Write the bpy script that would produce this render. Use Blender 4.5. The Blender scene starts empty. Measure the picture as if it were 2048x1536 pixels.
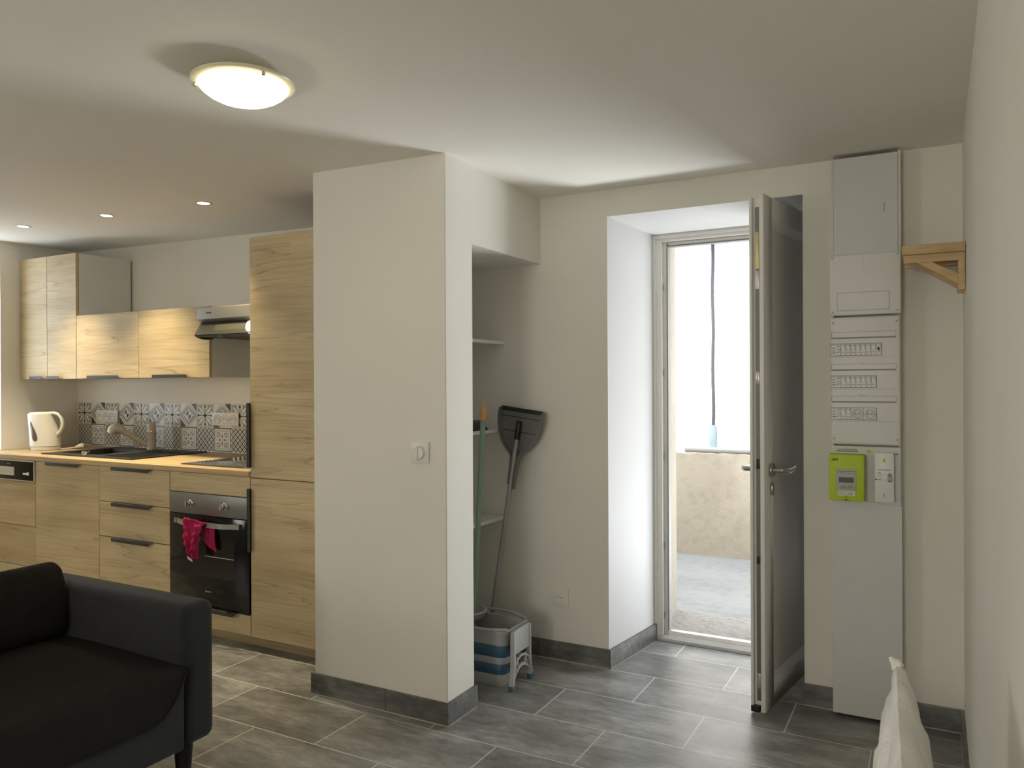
import bpy, bmesh, math, random
from mathutils import Vector, Matrix

random.seed(7)
S = bpy.context.scene
COL = S.collection

# ------------------------------------------------------------------ camera
CAM_H = 1.33
cam = bpy.data.cameras.new('camera')
cam.sensor_width = 36.0
cam.lens = 1554.54 / 2048 * 36.0
cam.clip_start = 0.02
camo = bpy.data.objects.new('camera', cam)
COL.objects.link(camo)
r_ = Vector((0.87828803, 0.47810686, -0.00489591))
u_ = Vector((0.00361277, 0.00360337, 0.99998698))
f_ = Vector((-0.47811828, 0.87829428, -0.00143751))
camo.matrix_world = Matrix(((r_.x, u_.x, -f_.x, 0), (r_.y, u_.y, -f_.y, 0), (r_.z, u_.z, -f_.z, CAM_H), (0, 0, 0, 1)))
S.camera = camo

# ------------------------------------------------------------------ world, sun, added fill lights, exposure
W = bpy.data.worlds.new('sky')
S.world = W
W.use_nodes = True
bgn = W.node_tree.nodes['Background']
bgn.inputs[0].default_value = (0.80, 0.90, 1.0, 1)
bgn.inputs[1].default_value = 5.5

sun = bpy.data.lights.new('sun', 'SUN')
sun.energy = 15.0
sun.angle = math.radians(20.0)
sun.color = (1.0, 0.97, 0.93)
suno = bpy.data.objects.new('sun', sun)
COL.objects.link(suno)
suno.rotation_euler = Vector((0.12, 1.0, -0.95)).to_track_quat('-Z', 'Y').to_euler()

# warm fill light added at the unseen opening in the rear wall (behind the camera)
wl = bpy.data.lights.new('rear_fill', 'AREA')
wl.shape = 'RECTANGLE'
wl.size = 0.8
wl.size_y = 0.9
wl.energy = 19.0
wl.color = (1.0, 0.87, 0.62)
wlo = bpy.data.objects.new('rear_fill', wl)
COL.objects.link(wlo)
wlo.location = (-1.0, -2.88, 1.45)
wlo.rotation_euler = Vector((0.05, 1, -0.05)).to_track_quat('-Z', 'Z').to_euler()

# warm fill light added in an unseen left wall opening, well behind the sofa
ll = bpy.data.lights.new('side_fill', 'AREA')
ll.shape = 'RECTANGLE'
ll.size = 0.9
ll.size_y = 0.9
ll.energy = 14.0
ll.color = (1.0, 0.92, 0.76)
llo = bpy.data.objects.new('side_fill', ll)
COL.objects.link(llo)
llo.location = (-5.48, -1.2, 1.5)
llo.rotation_euler = Vector((1, 0.35, 0)).to_track_quat('-Z', 'Z').to_euler()

# added area light standing in for sun bounced off the unseen terrace, right of the doorway
tl = bpy.data.lights.new('terrace_fill', 'AREA')
tl.shape = 'RECTANGLE'
tl.size = 1.1
tl.size_y = 1.1
tl.energy = 138.0
tl.color = (0.90, 0.95, 1.0)
tlo = bpy.data.objects.new('terrace_fill', tl)
COL.objects.link(tlo)
tlo.location = (0.15, 5.35, 0.10)
tlo.rotation_euler = Vector((-0.15, -0.30, 0.94)).to_track_quat('-Z', 'Y').to_euler()

vs = S.view_settings
S.display_settings.display_device = 'sRGB'
vs.view_transform = 'Standard'
vs.look = 'None'
vs.exposure = 0.30
vs.gamma = 1.0
vs.use_curve_mapping = False
S.cycles.use_denoising = True
S.cycles.max_bounces = 10
S.cycles.diffuse_bounces = 6
S.cycles.sample_clamp_indirect = 6.0
S.cycles.caustics_reflective = False
S.cycles.caustics_refractive = False

# ------------------------------------------------------------------ materials
def nt(name):
    m = bpy.data.materials.new(name)
    m.use_nodes = True
    t = m.node_tree
    return m, t, t.nodes['Principled BSDF']

def N(t, kind, **kw):
    n = t.nodes.new(kind)
    for k, v in kw.items():
        if k == 'op': n.operation = v
        elif k.startswith('i_'):
            n.inputs[int(k[2:]) if k[2:].isdigit() else k[2:].replace('_', ' ')].default_value = v
        else: setattr(n, k, v)
    return n

def ramp(t, src, stops):
    r = t.nodes.new('ShaderNodeValToRGB')
    e = r.color_ramp.elements
    while len(e) < len(stops): e.new(0.5)
    for i, (p, c) in enumerate(stops):
        e[i].position = p
        e[i].color = c if len(c) == 4 else (*c, 1)
    t.links.new(src, r.inputs[0])
    return r

def plain(name, col, rough=0.5, metal=0.0, var=0.06, scale=8.0, bump=0.0, bscale=60.0, spec=0.5, coat=0.0):
    m, t, b = nt(name)
    tc = N(t, 'ShaderNodeTexCoord')
    nz = N(t, 'ShaderNodeTexNoise')
    nz.inputs['Scale'].default_value = scale
    nz.inputs['Detail'].default_value = 4
    t.links.new(tc.outputs['Object'], nz.inputs['Vector'])
    lo = tuple(max(0, c * (1 - var)) for c in col); hi = tuple(min(1, c * (1 + var)) for c in col)
    rp = ramp(t, nz.outputs['Fac'], [(0.3, lo), (0.7, hi)])
    t.links.new(rp.outputs[0], b.inputs['Base Color'])
    b.inputs['Roughness'].default_value = rough
    b.inputs['Metallic'].default_value = metal
    b.inputs['Specular IOR Level'].default_value = spec
    b.inputs['Coat Weight'].default_value = coat
    if bump:
        n2 = N(t, 'ShaderNodeTexNoise')
        n2.inputs['Scale'].default_value = bscale
        n2.inputs['Detail'].default_value = 5
        t.links.new(tc.outputs['Object'], n2.inputs['Vector'])
        bp = N(t, 'ShaderNodeBump')
        bp.inputs['Strength'].default_value = bump
        bp.inputs['Distance'].default_value = 0.01
        t.links.new(n2.outputs['Fac'], bp.inputs['Height'])
        t.links.new(bp.outputs[0], b.inputs['Normal'])
    return m

def wood(name, base, dark, light, gx=1.0, gz=7.0, crack=0.62, rough=0.55, axis='X'):
    m, t, b = nt(name)
    tc = N(t, 'ShaderNodeTexCoord')
    oi = N(t, 'ShaderNodeObjectInfo')
    mu = N(t, 'ShaderNodeMath', op='MULTIPLY'); mu.inputs[1].default_value = 37.0
    t.links.new(oi.outputs['Random'], mu.inputs[0])
    cb = N(t, 'ShaderNodeCombineXYZ')
    for k in range(3): t.links.new(mu.outputs[0], cb.inputs[k])
    ad = N(t, 'ShaderNodeVectorMath', op='ADD')
    t.links.new(tc.outputs['Object'], ad.inputs[0]); t.links.new(cb.outputs[0], ad.inputs[1])
    def stretched(sx, sz, scale, detail, dist=0.0):
        mp = N(t, 'ShaderNodeVectorMath', op='MULTIPLY')
        mp.inputs[1].default_value = {'X': (sx, sz, sz), 'Y': (sz, sx, sz), 'Z': (sz, sz, sx)}[axis]
        t.links.new(ad.outputs[0], mp.inputs[0])
        nz = N(t, 'ShaderNodeTexNoise')
        nz.inputs['Scale'].default_value = scale
        nz.inputs['Detail'].default_value = detail
        nz.inputs['Distortion'].default_value = dist
        t.links.new(mp.outputs[0], nz.inputs['Vector'])
        return nz
    broad = stretched(gx, gz, 1.1, 3)
    fine = stretched(gx * 3, gz * 16, 1.6, 3)
    c1 = ramp(t, broad.outputs['Fac'], [(0.28, dark), (0.5, base), (0.72, light)])
    c2 = ramp(t, fine.outputs['Fac'], [(0.3, (0.80, 0.78, 0.74)), (0.65, (1.04, 1.03, 1.02))])
    mx = N(t, 'ShaderNodeMix', data_type='RGBA', blend_type='MULTIPLY'); mx.inputs['Factor'].default_value = 0.75
    t.links.new(c1.outputs[0], mx.inputs['A']); t.links.new(c2.outputs[0], mx.inputs['B'])
    # long dark growth lines: contour lines of a stretched noise
    cn = stretched(gx * 0.24, gz * 0.66, 1.0, 3.0, 0.25)
    m1 = N(t, 'ShaderNodeMath', op='MULTIPLY'); m1.inputs[1].default_value = 16.0
    t.links.new(cn.outputs['Fac'], m1.inputs[0])
    fr = N(t, 'ShaderNodeMath', op='FRACT'); t.links.new(m1.outputs[0], fr.inputs[0])
    ln = ramp(t, fr.outputs[0], [(0.0, (0, 0, 0)), (0.05, (1, 1, 1)), (0.09, (0.30, 0.30, 0.30)), (0.50, (0, 0, 0))])
    mk = stretched(gx * 0.7, gz * 0.8, 1.0, 2)
    mr = ramp(t, mk.outputs['Fac'], [(0.38, (0, 0, 0)), (0.54, (1, 1, 1))])
    mm = N(t, 'ShaderNodeMath', op='MULTIPLY'); t.links.new(ln.outputs[0], mm.inputs[0]); t.links.new(mr.outputs[0], mm.inputs[1])
    m3 = N(t, 'ShaderNodeMath', op='MULTIPLY'); m3.inputs[1].default_value = crack; t.links.new(mm.outputs[0], m3.inputs[0])
    mx2 = N(t, 'ShaderNodeMix', data_type='RGBA')
    t.links.new(m3.outputs[0], mx2.inputs['Factor']); t.links.new(mx.outputs['Result'], mx2.inputs['A'])
    mx2.inputs['B'].default_value = (dark[0] * 0.55, dark[1] * 0.5, dark[2] * 0.45, 1)
    t.links.new(mx2.outputs['Result'], b.inputs['Base Color'])
    b.inputs['Roughness'].default_value = rough
    return m

def emit(name, col, strength):
    m, t, b = nt(name)
    b.inputs['Base Color'].default_value = (0.9, 0.88, 0.82, 1)
    b.inputs['Emission Color'].default_value = (*col, 1)
    b.inputs['Emission Strength'].default_value = strength
    return m

def tile_material(name, grid=True):
    m, t, b = nt(name)
    g = N(t, 'ShaderNodeNewGeometry')
    def mul(v):
        x = N(t, 'ShaderNodeVectorMath', op='MULTIPLY'); x.inputs[1].default_value = v
        t.links.new(g.outputs['Position'], x.inputs[0]); return x
    na = N(t, 'ShaderNodeTexNoise'); na.inputs['Scale'].default_value = 3.2; na.inputs['Detail'].default_value = 7; na.inputs['Roughness'].default_value = 0.66
    t.links.new(mul((1.0, 2.2, 2.2)).outputs[0], na.inputs['Vector'])
    nb = N(t, 'ShaderNodeTexNoise'); nb.inputs['Scale'].default_value = 11.0; nb.inputs['Detail'].default_value = 6; nb.inputs['Roughness'].default_value = 0.75
    t.links.new(mul((1.0, 3.6, 3.6)).outputs[0], nb.inputs['Vector'])
    c1 = ramp(t, na.outputs['Fac'], [(0.36, (0.155, 0.152, 0.146)), (0.50, (0.235, 0.232, 0.225)), (0.66, (0.36, 0.356, 0.346))])
    c2 = ramp(t, nb.outputs['Fac'], [(0.36, (0.70, 0.70, 0.70)), (0.50, (1.0, 1.0, 1.0)), (0.66, (1.36, 1.35, 1.33))])
    mx = N(t, 'ShaderNodeMix', data_type='RGBA', blend_type='MULTIPLY'); mx.inputs['Factor'].default_value = 0.85
    t.links.new(c1.outputs[0], mx.inputs['A']); t.links.new(c2.outputs[0], mx.inputs['B'])
    out = mx.outputs['Result']
    if not grid:
        dk = N(t, 'ShaderNodeMix', data_type='RGBA', blend_type='MULTIPLY'); dk.inputs['Factor'].default_value = 1.0
        t.links.new(out, dk.inputs['A']); dk.inputs['B'].default_value = (.62, .62, .62, 1); out = dk.outputs['Result']
    if grid:
        of = N(t, 'ShaderNodeVectorMath', op='ADD'); of.inputs[1].default_value = (1.414 + 0.604 * 40.5, -2.7715 + 0.3030 * 40, 0)
        t.links.new(g.outputs['Position'], of.inputs[0])
        br = N(t, 'ShaderNodeTexBrick')
        br.offset = 0.5; br.offset_frequency = 2; br.squash = 1.0
        br.inputs['Scale'].default_value = 1.0
        br.inputs['Mortar Size'].default_value = 0.0028
        br.inputs['Mortar Smooth'].default_value = 0.15
        br.inputs['Brick Width'].default_value = 0.604
        br.inputs['Row Height'].default_value = 0.3030
        br.inputs['Color1'].default_value = (0.82, 0.82, 0.82, 1)
        br.inputs['Color2'].default_value = (1.14, 1.14, 1.14, 1)
        br.inputs['Mortar'].default_value = (1, 1, 1, 1)
        t.links.new(of.outputs[0], br.inputs['Vector'])
        m2 = N(t, 'ShaderNodeMix', data_type='RGBA', blend_type='MULTIPLY'); m2.inputs['Factor'].default_value = 1.0
        t.links.new(out, m2.inputs['A']); t.links.new(br.outputs['Color'], m2.inputs['B'])
        m3 = N(t, 'ShaderNodeMix', data_type='RGBA')
        t.links.new(br.outputs['Fac'], m3.inputs['Factor']); t.links.new(m2.outputs['Result'], m3.inputs['A'])
        m3.inputs['B'].default_value = (0.62, 0.60, 0.545, 1)
        out = m3.outputs['Result']
        bp = N(t, 'ShaderNodeBump'); bp.inputs['Strength'].default_value = 0.25; bp.inputs['Distance'].default_value = 0.002; bp.invert = True
        t.links.new(br.outputs['Fac'], bp.inputs['Height'])
        n4 = N(t, 'ShaderNodeBump'); n4.inputs['Strength'].default_value = 0.08; n4.inputs['Distance'].default_value = 0.003
        t.links.new(nb.outputs['Fac'], n4.inputs['Height']); t.links.new(bp.outputs[0], n4.inputs['Normal'])
        t.links.new(n4.outputs[0], b.inputs['Normal'])
    t.links.new(out, b.inputs['Base Color'])
    rr = ramp(t, nb.outputs['Fac'], [(0.3, (0.30, 0.30, 0.30)), (0.7, (0.42, 0.42, 0.42))])
    t.links.new(rr.outputs[0], b.inputs['Roughness'])
    b.inputs['Specular IOR Level'].default_value = 0.75 if grid else 0.4
    return m

def render_plaster(name, col, spots, scale, bump):
    m, t, b = nt(name)
    g = N(t, 'ShaderNodeNewGeometry')
    n1 = N(t, 'ShaderNodeTexNoise'); n1.inputs['Scale'].default_value = 1.6; n1.inputs['Detail'].default_value = 8; n1.inputs['Roughness'].default_value = 0.65
    n2 = N(t, 'ShaderNodeTexNoise'); n2.inputs['Scale'].default_value = scale; n2.inputs['Detail'].default_value = 4
    for n in (n1, n2): t.links.new(g.outputs['Position'], n.inputs['Vector'])
    c1 = ramp(t, n1.outputs['Fac'], [(0.32, tuple(c * 0.84 for c in col)), (0.55, col), (0.75, tuple(min(1, c * 1.1) for c in col))])
    c2 = ramp(t, n2.outputs['Fac'], [(0.33, (spots, spots, spots)), (0.50, (1, 1, 1))])
    mx = N(t, 'ShaderNodeMix', data_type='RGBA', blend_type='MULTIPLY'); mx.inputs['Factor'].default_value = 1.0
    t.links.new(c1.outputs[0], mx.inputs['A']); t.links.new(c2.outputs[0], mx.inputs['B'])
    t.links.new(mx.outputs['Result'], b.inputs['Base Color'])
    b.inputs['Roughness'].default_value = 0.9
    bp = N(t, 'ShaderNodeBump'); bp.inputs['Strength'].default_value = bump; bp.inputs['Distance'].default_value = 0.01
    t.links.new(n2.outputs['Fac'], bp.inputs['Height']); t.links.new(bp.outputs[0], b.inputs['Normal'])
    return m

def fabric(name, col, rough=0.9, scale=500, bump=0.25, sheen=0.0):
    m = plain(name, col, rough, 0, 0.12, 14, bump, scale, spec=0.2)
    m.node_tree.nodes['Principled BSDF'].inputs['Sheen Weight'].default_value = sheen
    return m

M = {
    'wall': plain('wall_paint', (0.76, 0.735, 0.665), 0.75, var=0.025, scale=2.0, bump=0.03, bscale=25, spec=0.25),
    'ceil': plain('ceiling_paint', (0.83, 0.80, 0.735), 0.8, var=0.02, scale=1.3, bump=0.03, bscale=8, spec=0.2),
    'reveal_dimmed': plain('wall_paint_dimmed', (0.52, 0.515, 0.51), 0.6, var=0.02, scale=2.0, bump=0.03, bscale=12, spec=0.3),  # same wall paint, darkened to hold down the door light on the reveals
    'tile': tile_material('floor_tile'),
    'skirt': tile_material('skirting_tile', grid=False),
    'grout': plain('grout', (0.50, 0.47, 0.40), 0.9),
    'oak': wood('oak_front', (0.535, 0.425, 0.250), (0.43, 0.328, 0.180), (0.615, 0.500, 0.310)),
    'worktop': wood('worktop_oak', (0.47, 0.345, 0.19), (0.36, 0.25, 0.125), (0.55, 0.42, 0.25), gx=1.2, gz=12, crack=0.45),
    'edge': plain('oak_edge', (0.40, 0.29, 0.15), 0.6),
    'pine': wood('pine', (0.60, 0.42, 0.22), (0.50, 0.33, 0.16), (0.68, 0.50, 0.28), gx=2.0, gz=22, crack=0.4, axis='X'),
    'carcass': plain('white_melamine', (0.66, 0.66, 0.63), 0.45, var=0.01),
    'white': plain('white_plastic', (0.72, 0.71, 0.68), 0.35, var=0.01),
    'panelwhite': plain('cabinet_plastic', (0.71, 0.70, 0.66), 0.45, var=0.015),
    'panelgrey': plain('duct_plastic', (0.60, 0.595, 0.575), 0.45, var=0.015),
    'seam': plain('seam_grey', (0.28, 0.27, 0.24), 0.6),
    'darkgap': plain('dark_gap', (0.02, 0.017, 0.013), 0.9),
    'black': plain('black_plastic', (0.012, 0.012, 0.012), 0.4),
    'handle': plain('anthracite_metal', (0.022, 0.022, 0.022), 0.5, metal=0.0),
    'glassblack': plain('black_glass', (0.004, 0.004, 0.004), 0.07, var=0.0, spec=0.25),
    'ovenwin': plain('oven_window', (0.010, 0.008, 0.006), 0.10, var=0.0),
    'hob': plain('hob_glass', (0.012, 0.012, 0.012), 0.04, var=0.0, spec=1.0, coat=1.0),
    'steel': plain('brushed_steel', (0.46, 0.45, 0.43), 0.32, metal=1.0, var=0.04, scale=40),
    'steeldark': plain('oven_steel', (0.20, 0.195, 0.185), 0.42, metal=0.8, var=0.03, scale=40),
    'chrome': plain('chrome', (0.75, 0.74, 0.72), 0.12, metal=1.0, var=0.0),
    'granite': plain('black_granite', (0.018, 0.017, 0.015), 0.55, var=0.3, scale=300),
    'faucet': plain('beige_faucet', (0.52, 0.45, 0.34), 0.35, var=0.03),
    'smoke': plain('smoked_plastic', (0.10, 0.09, 0.08), 0.15),
    'hoodgrey': plain('hood_steel', (0.24, 0.23, 0.205), 0.40, metal=0.7, var=0.03, scale=30),
    'hoodvisor': plain('hood_visor', (0.03, 0.029, 0.024), 0.45),
    'mesh': plain('filter_mesh', (0.15, 0.135, 0.10), 0.5, metal=0.4),
    'tilelight': plain('decor_white', (0.70, 0.68, 0.60), 0.35, var=0.02),
    'tilegrey': plain('decor_grey', (0.27, 0.26, 0.235), 0.35, var=0.02),
    'tiledark': plain('decor_dark', (0.045, 0.042, 0.038), 0.35, var=0.02),
    'sofa': fabric('sofa_fabric', (0.022, 0.0235, 0.0265), sheen=0.15),
    'sofacover': fabric('sofa_cover_fabric', (0.0135, 0.0125, 0.0105), sheen=0.0),
    'piping': fabric('piping', (0.02, 0.02, 0.019)),
    'legdark': plain('dark_wood_leg', (0.006, 0.005, 0.004), 0.45),
    'towel': fabric('pink_cloth', (0.42, 0.022, 0.09), bump=0.6, scale=260),
    'cloth': fabric('white_cloth', (0.84, 0.83, 0.81), bump=0.7, scale=70),
    'cushionwood': plain('chair_wood', (0.35, 0.22, 0.11), 0.5),
    'pvc': plain('door_pvc', (0.78, 0.765, 0.73), 0.55, var=0.01),
    'seal': plain('grey_seal', (0.20, 0.195, 0.18), 0.6),
    'alu': plain('aluminium', (0.62, 0.61, 0.59), 0.35, metal=0.7),
    'brass': plain('lock_brass', (0.62, 0.52, 0.24), 0.4, metal=0.6),
    'lever': plain('door_lever_steel', (0.42, 0.40, 0.37), 0.28, metal=1.0),
    'green': plain('meter_green', (0.42, 0.56, 0.022), 0.5, var=0.02),
    'lcdframe': plain('meter_grey', (0.40, 0.40, 0.37), 0.45),
    'lcd': plain('meter_screen', (0.05, 0.052, 0.035), 0.2),
    'paper': plain('label_paper', (0.66, 0.68, 0.60), 0.7),
    'ink': plain('ink', (0.02, 0.02, 0.02), 0.6),
    'greyink': plain('grey_ink', (0.17, 0.17, 0.155), 0.6),
    'greenlabel': plain('green_label', (0.50, 0.58, 0.48), 0.6),
    'broomgreen': plain('green_metal', (0.21, 0.315, 0.255), 0.35, var=0.03),
    'woodtip': plain('orange_wood', (0.60, 0.32, 0.12), 0.55),
    'pan': plain('grey_plastic', (0.16, 0.157, 0.15), 0.4),
    'pandark': plain('dark_rubber', (0.022, 0.021, 0.02), 0.6),
    'tube': plain('grey_tube', (0.36, 0.36, 0.355), 0.35, metal=0.4),
    'bucketgrey': plain('bucket_grey', (0.38, 0.38, 0.37), 0.4),
    'bucketblue': plain('bucket_blue', (0.040, 0.105, 0.165), 0.5),
    'bristle': plain('bristles', (0.05, 0.12, 0.10), 0.8),
    'parapet': render_plaster('old_render', (0.42, 0.352, 0.265), 0.90, 18, 0.25),
    'jamb': render_plaster('jamb_render', (0.24, 0.21, 0.16), 0.93, 22, 0.4),
    'rough': render_plaster('roughcast', (0.74, 0.715, 0.67), 0.32, 60, 0.8),
    'concrete': render_plaster('terrace_concrete', (0.24, 0.232, 0.215), 0.88, 14, 0.5),
    'slab': render_plaster('slab_concrete', (0.30, 0.28, 0.25), 0.80, 26, 0.8),
    'cable': plain('grey_cable', (0.025, 0.025, 0.032), 0.6),
    'conduit': plain('pale_conduit', (0.16, 0.21, 0.235), 0.5),
    'pipe': plain('grey_pipe', (0.36, 0.34, 0.32), 0.4),
    'led': emit('downlight_led', (1.0, 0.86, 0.62), 14.0),
    'hoodlamp': emit('hood_lamp', (1.0, 0.93, 0.78), 9.0),
    'lamprim': plain('frosted_rim', (0.74, 0.69, 0.52), 0.3),
}

# lamp glass: frosted glass lit from inside
def lampglass():
    m, t, b = nt('lamp_glass')
    b.inputs['Base Color'].default_value = (0.9, 0.86, 0.7, 1)
    b.inputs['Emission Color'].default_value = (1.0, 0.83, 0.50, 1)
    b.inputs['Emission Strength'].default_value = 8.0
    b.inputs['Roughness'].default_value = 0.25
    return m
M['lampglass'] = lampglass()

# ------------------------------------------------------------------ mesh helpers
class MB:
    """collects shapes in world space; build() links them as one mesh object"""
    def __init__(s): s.v = []; s.f = []; s.mi = []; s.mats = []; s.mat = None
    def use(s, m): s.mat = m; return s
    def _m(s):
        m = s.mat
        if m not in s.mats: s.mats.append(m)
        return s.mats.index(m)
    def add(s, vs, fs):
        o = len(s.v); k = s._m()
        s.v += [tuple(p) for p in vs]
        for f in fs: s.f.append(tuple(o + i for i in f)); s.mi.append(k)
        return s
    def box(s, x0, x1, y0, y1, z0, z1):
        v = [(x, y, z) for z in (z0, z1) for y in (y0, y1) for x in (x0, x1)]
        return s.add(v, [(0, 2, 3, 1), (4, 5, 7, 6), (0, 1, 5, 4), (2, 6, 7, 3), (0, 4, 6, 2), (1, 3, 7, 5)])
    def obox(s, o, ax, ay, az):
        o, ax, ay, az = map(Vector, (o, ax, ay, az))
        v = [o + ax * i + ay * j + az * k for k in (0, 1) for j in (0, 1) for i in (0, 1)]
        return s.add(v, [(0, 2, 3, 1), (4, 5, 7, 6), (0, 1, 5, 4), (2, 6, 7, 3), (0, 4, 6, 2), (1, 3, 7, 5)])
    def prism(s, pts, axis, a, b):
        def mk(p, h): return {'X': (h, p[0], p[1]), 'Y': (p[0], h, p[1]), 'Z': (p[0], p[1], h)}[axis]
        n = len(pts)
        v = [mk(p, a) for p in pts] + [mk(p, b) for p in pts]
        f = [tuple(range(n - 1, -1, -1)), tuple(range(n, 2 * n))]
        for i in range(n): j = (i + 1) % n; f.append((i, j, n + j, n + i))
        return s.add(v, f)
    def tube(s, pts, rad, n=12, cap=True, flat=None):
        pts = [Vector(p) for p in pts]
        if not isinstance(rad, (list, tuple)): rad = [rad] * len(pts)
        v = []; f = []; prev = None
        for i, p in enumerate(pts):
            d = (pts[min(i + 1, len(pts) - 1)] - pts[max(i - 1, 0)]).normalized()
            if prev is None:
                a = Vector((0, 0, 1)) if abs(d.z) < 0.9 else Vector((1, 0, 0))
                x = d.cross(a).normalized()
            else: x = (prev - d * prev.dot(d)).normalized()
            prev = x; y = d.cross(x)
            fx, fy = flat if flat else (1, 1)
            for k in range(n):
                t = 2 * math.pi * k / n
                v.append(p + x * (math.cos(t) * rad[i] * fx) + y * (math.sin(t) * rad[i] * fy))
        for i in range(len(pts) - 1):
            for k in range(n):
                q = (k + 1) % n
                f.append((i * n + k, i * n + q, (i + 1) * n + q, (i + 1) * n + k))
        if cap: f.append(tuple(range(n - 1, -1, -1))); f.append(tuple((len(pts) - 1) * n + k for k in range(n)))
        return s.add(v, f)
    def lathe(s, prof, c, axis='Z', n=32, closed=False, cap0=True):
        """prof: (radius, height) pairs along axis from centre c"""
        v = []; f = []; c = Vector(c)
        for r, h in prof:
            for k in range(n):
                t = 2 * math.pi * k / n; a, b = r * math.cos(t), r * math.sin(t)
                v.append(c + Vector({'Z': (a, b, h), 'Y': (a, h, b), 'X': (h, a, b)}[axis]))
        m = len(prof)
        for i in range(m - 1 if not closed else m):
            j = (i + 1) % m
            for k in range(n):
                q = (k + 1) % n
                f.append((i * n + k, i * n + q, j * n + q, j * n + k))
        if not closed:
            if cap0 and prof[0][0] > 1e-6: f.append(tuple(range(n - 1, -1, -1)))
            if prof[-1][0] > 1e-6: f.append(tuple((m - 1) * n + k for k in range(n)))
        return s.add(v, f)
    def loft(s, rings, cap=True):
        n = len(rings[0]); v = [p for r in rings for p in r]; f = []
        for i in range(len(rings) - 1):
            for k in range(n):
                q = (k + 1) % n
                f.append((i * n + k, i * n + q, (i + 1) * n + q, (i + 1) * n + k))
        if cap: f.append(tuple(range(n - 1, -1, -1))); f.append(tuple((len(rings) - 1) * n + k for k in range(n)))
        return s.add(v, f)
    def grid(s, fn, nu, nv, thick=None):
        P = [[Vector(fn(i / nu, j / nv)) for i in range(nu + 1)] for j in range(nv + 1)]
        v = [p for r in P for p in r]
        f = [(j * (nu + 1) + i, j * (nu + 1) + i + 1, (j + 1) * (nu + 1) + i + 1, (j + 1) * (nu + 1) + i) for j in range(nv) for i in range(nu)]
        if thick:
            t = Vector(thick); o = len(v); v = v + [p + t for p in v]
            f = f + [tuple(o + i for i in reversed(q)) for q in f]
            w = nu + 1
            loop = [i for i in range(nu + 1)] + [j * w + nu for j in range(1, nv + 1)] + [nv * w + i for i in range(nu - 1, -1, -1)] + [j * w for j in range(nv - 1, 0, -1)]
            for i in range(len(loop)):
                a, b = loop[i], loop[(i + 1) % len(loop)]
                f.append((a, o + a, o + b, b))
        return s.add(v, f)
    def poly(s, pts): return s.add(pts, [tuple(range(len(pts)))])
    def build(s, name, mat=None, parent=None, bevel=0.0, seg=2, smooth=True, ang=38, weld=True, label=None):
        if mat is not None and not s.mats: s.mats = [mat]
        if mat is not None and s.mats == [None]: s.mats = [mat]
        me = bpy.data.meshes.new(name)
        base = parent.location.copy() if parent is not None else None
        if base is None:
            xs, ys, zs = zip(*s.v)
            base = Vector(((min(xs) + max(xs)) / 2, (min(ys) + max(ys)) / 2, min(zs)))
        else:
            q = parent
            while q.parent is not None: q = q.parent; base = base + q.location
        me.from_pydata([tuple(Vector(p) - base) for p in s.v], [], s.f)
        for m in s.mats: me.materials.append(m if m is not None else mat)
        me.polygons.foreach_set('material_index', s.mi)
        bm = bmesh.new(); bm.from_mesh(me)
        if weld: bmesh.ops.remove_doubles(bm, verts=bm.verts, dist=1e-6)
        bmesh.ops.recalc_face_normals(bm, faces=bm.faces)
        if bevel > 0:
            ed = [e for e in bm.edges if len(e.link_faces) == 2 and e.calc_face_angle(0) > math.radians(30)]
            bmesh.ops.bevel(bm, geom=ed, offset=bevel, segments=seg, affect='EDGES', profile=0.5, clamp_overlap=True)
        bm.to_mesh(me); bm.free()
        if smooth:
            me.polygons.foreach_set('use_smooth', [True] * len(me.polygons))
            me.set_sharp_from_angle(angle=math.radians(ang))
        o = bpy.data.objects.new(name, me)
        COL.objects.link(o)
        if parent is not None: o.parent = parent
        else: o.location = base
        if label: o['label'] = label
        return o

def tag(o, label, cat, group=None, kind=None):
    o['label'] = label; o['category'] = cat
    if group: o['group'] = group
    if kind: o['kind'] = kind
    return o

def thing(name, label, cat, loc, group=None, kind=None):
    o = bpy.data.objects.new(name, None)
    o.empty_display_size = 0.05
    COL.objects.link(o); o.location = loc
    return tag(o, label, cat, group, kind)

def B(*a): return MB().box(*a)

def struct(name, mb, mat, label=None, cat=None, parent=None, **k):
    o = mb.build(name, mat, parent, **k)
    o['kind'] = 'structure'
    if parent is None and label: o['label'] = label; o['category'] = cat
    return o

# ================================================================== SETTING
ZC = 2.225                     # ceiling height by the door; it climbs a little over the kitchen
def zceil(x): return ZC + max(0.0, (-1.75 - x)) * 0.019
LX, RX = -5.49, 0.093          # left and right walls
BY, KY = 3.386, 3.465          # door wall, kitchen wall
RY = -2.9                      # rear wall behind the camera

struct('floor', B(LX - .1, RX + .1, RY - .1, 3.88, -0.12, 0.0), M['tile'], 'grey concrete-look floor of staggered rectangular tiles with pale grout', 'floor', smooth=False)
cg = MB()
cg.grid(lambda u, v: (LX - .1 + (RX + .2 - LX) * u, RY - .1 + (3.6 - RY) * v, zceil(LX - .1 + (RX + .2 - LX) * u)), 40, 4, thick=(0, 0, 0.12))
struct('ceiling', cg, M['ceil'], 'plain matt ceiling above the kitchen and entrance', 'ceiling', ang=60)

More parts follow.
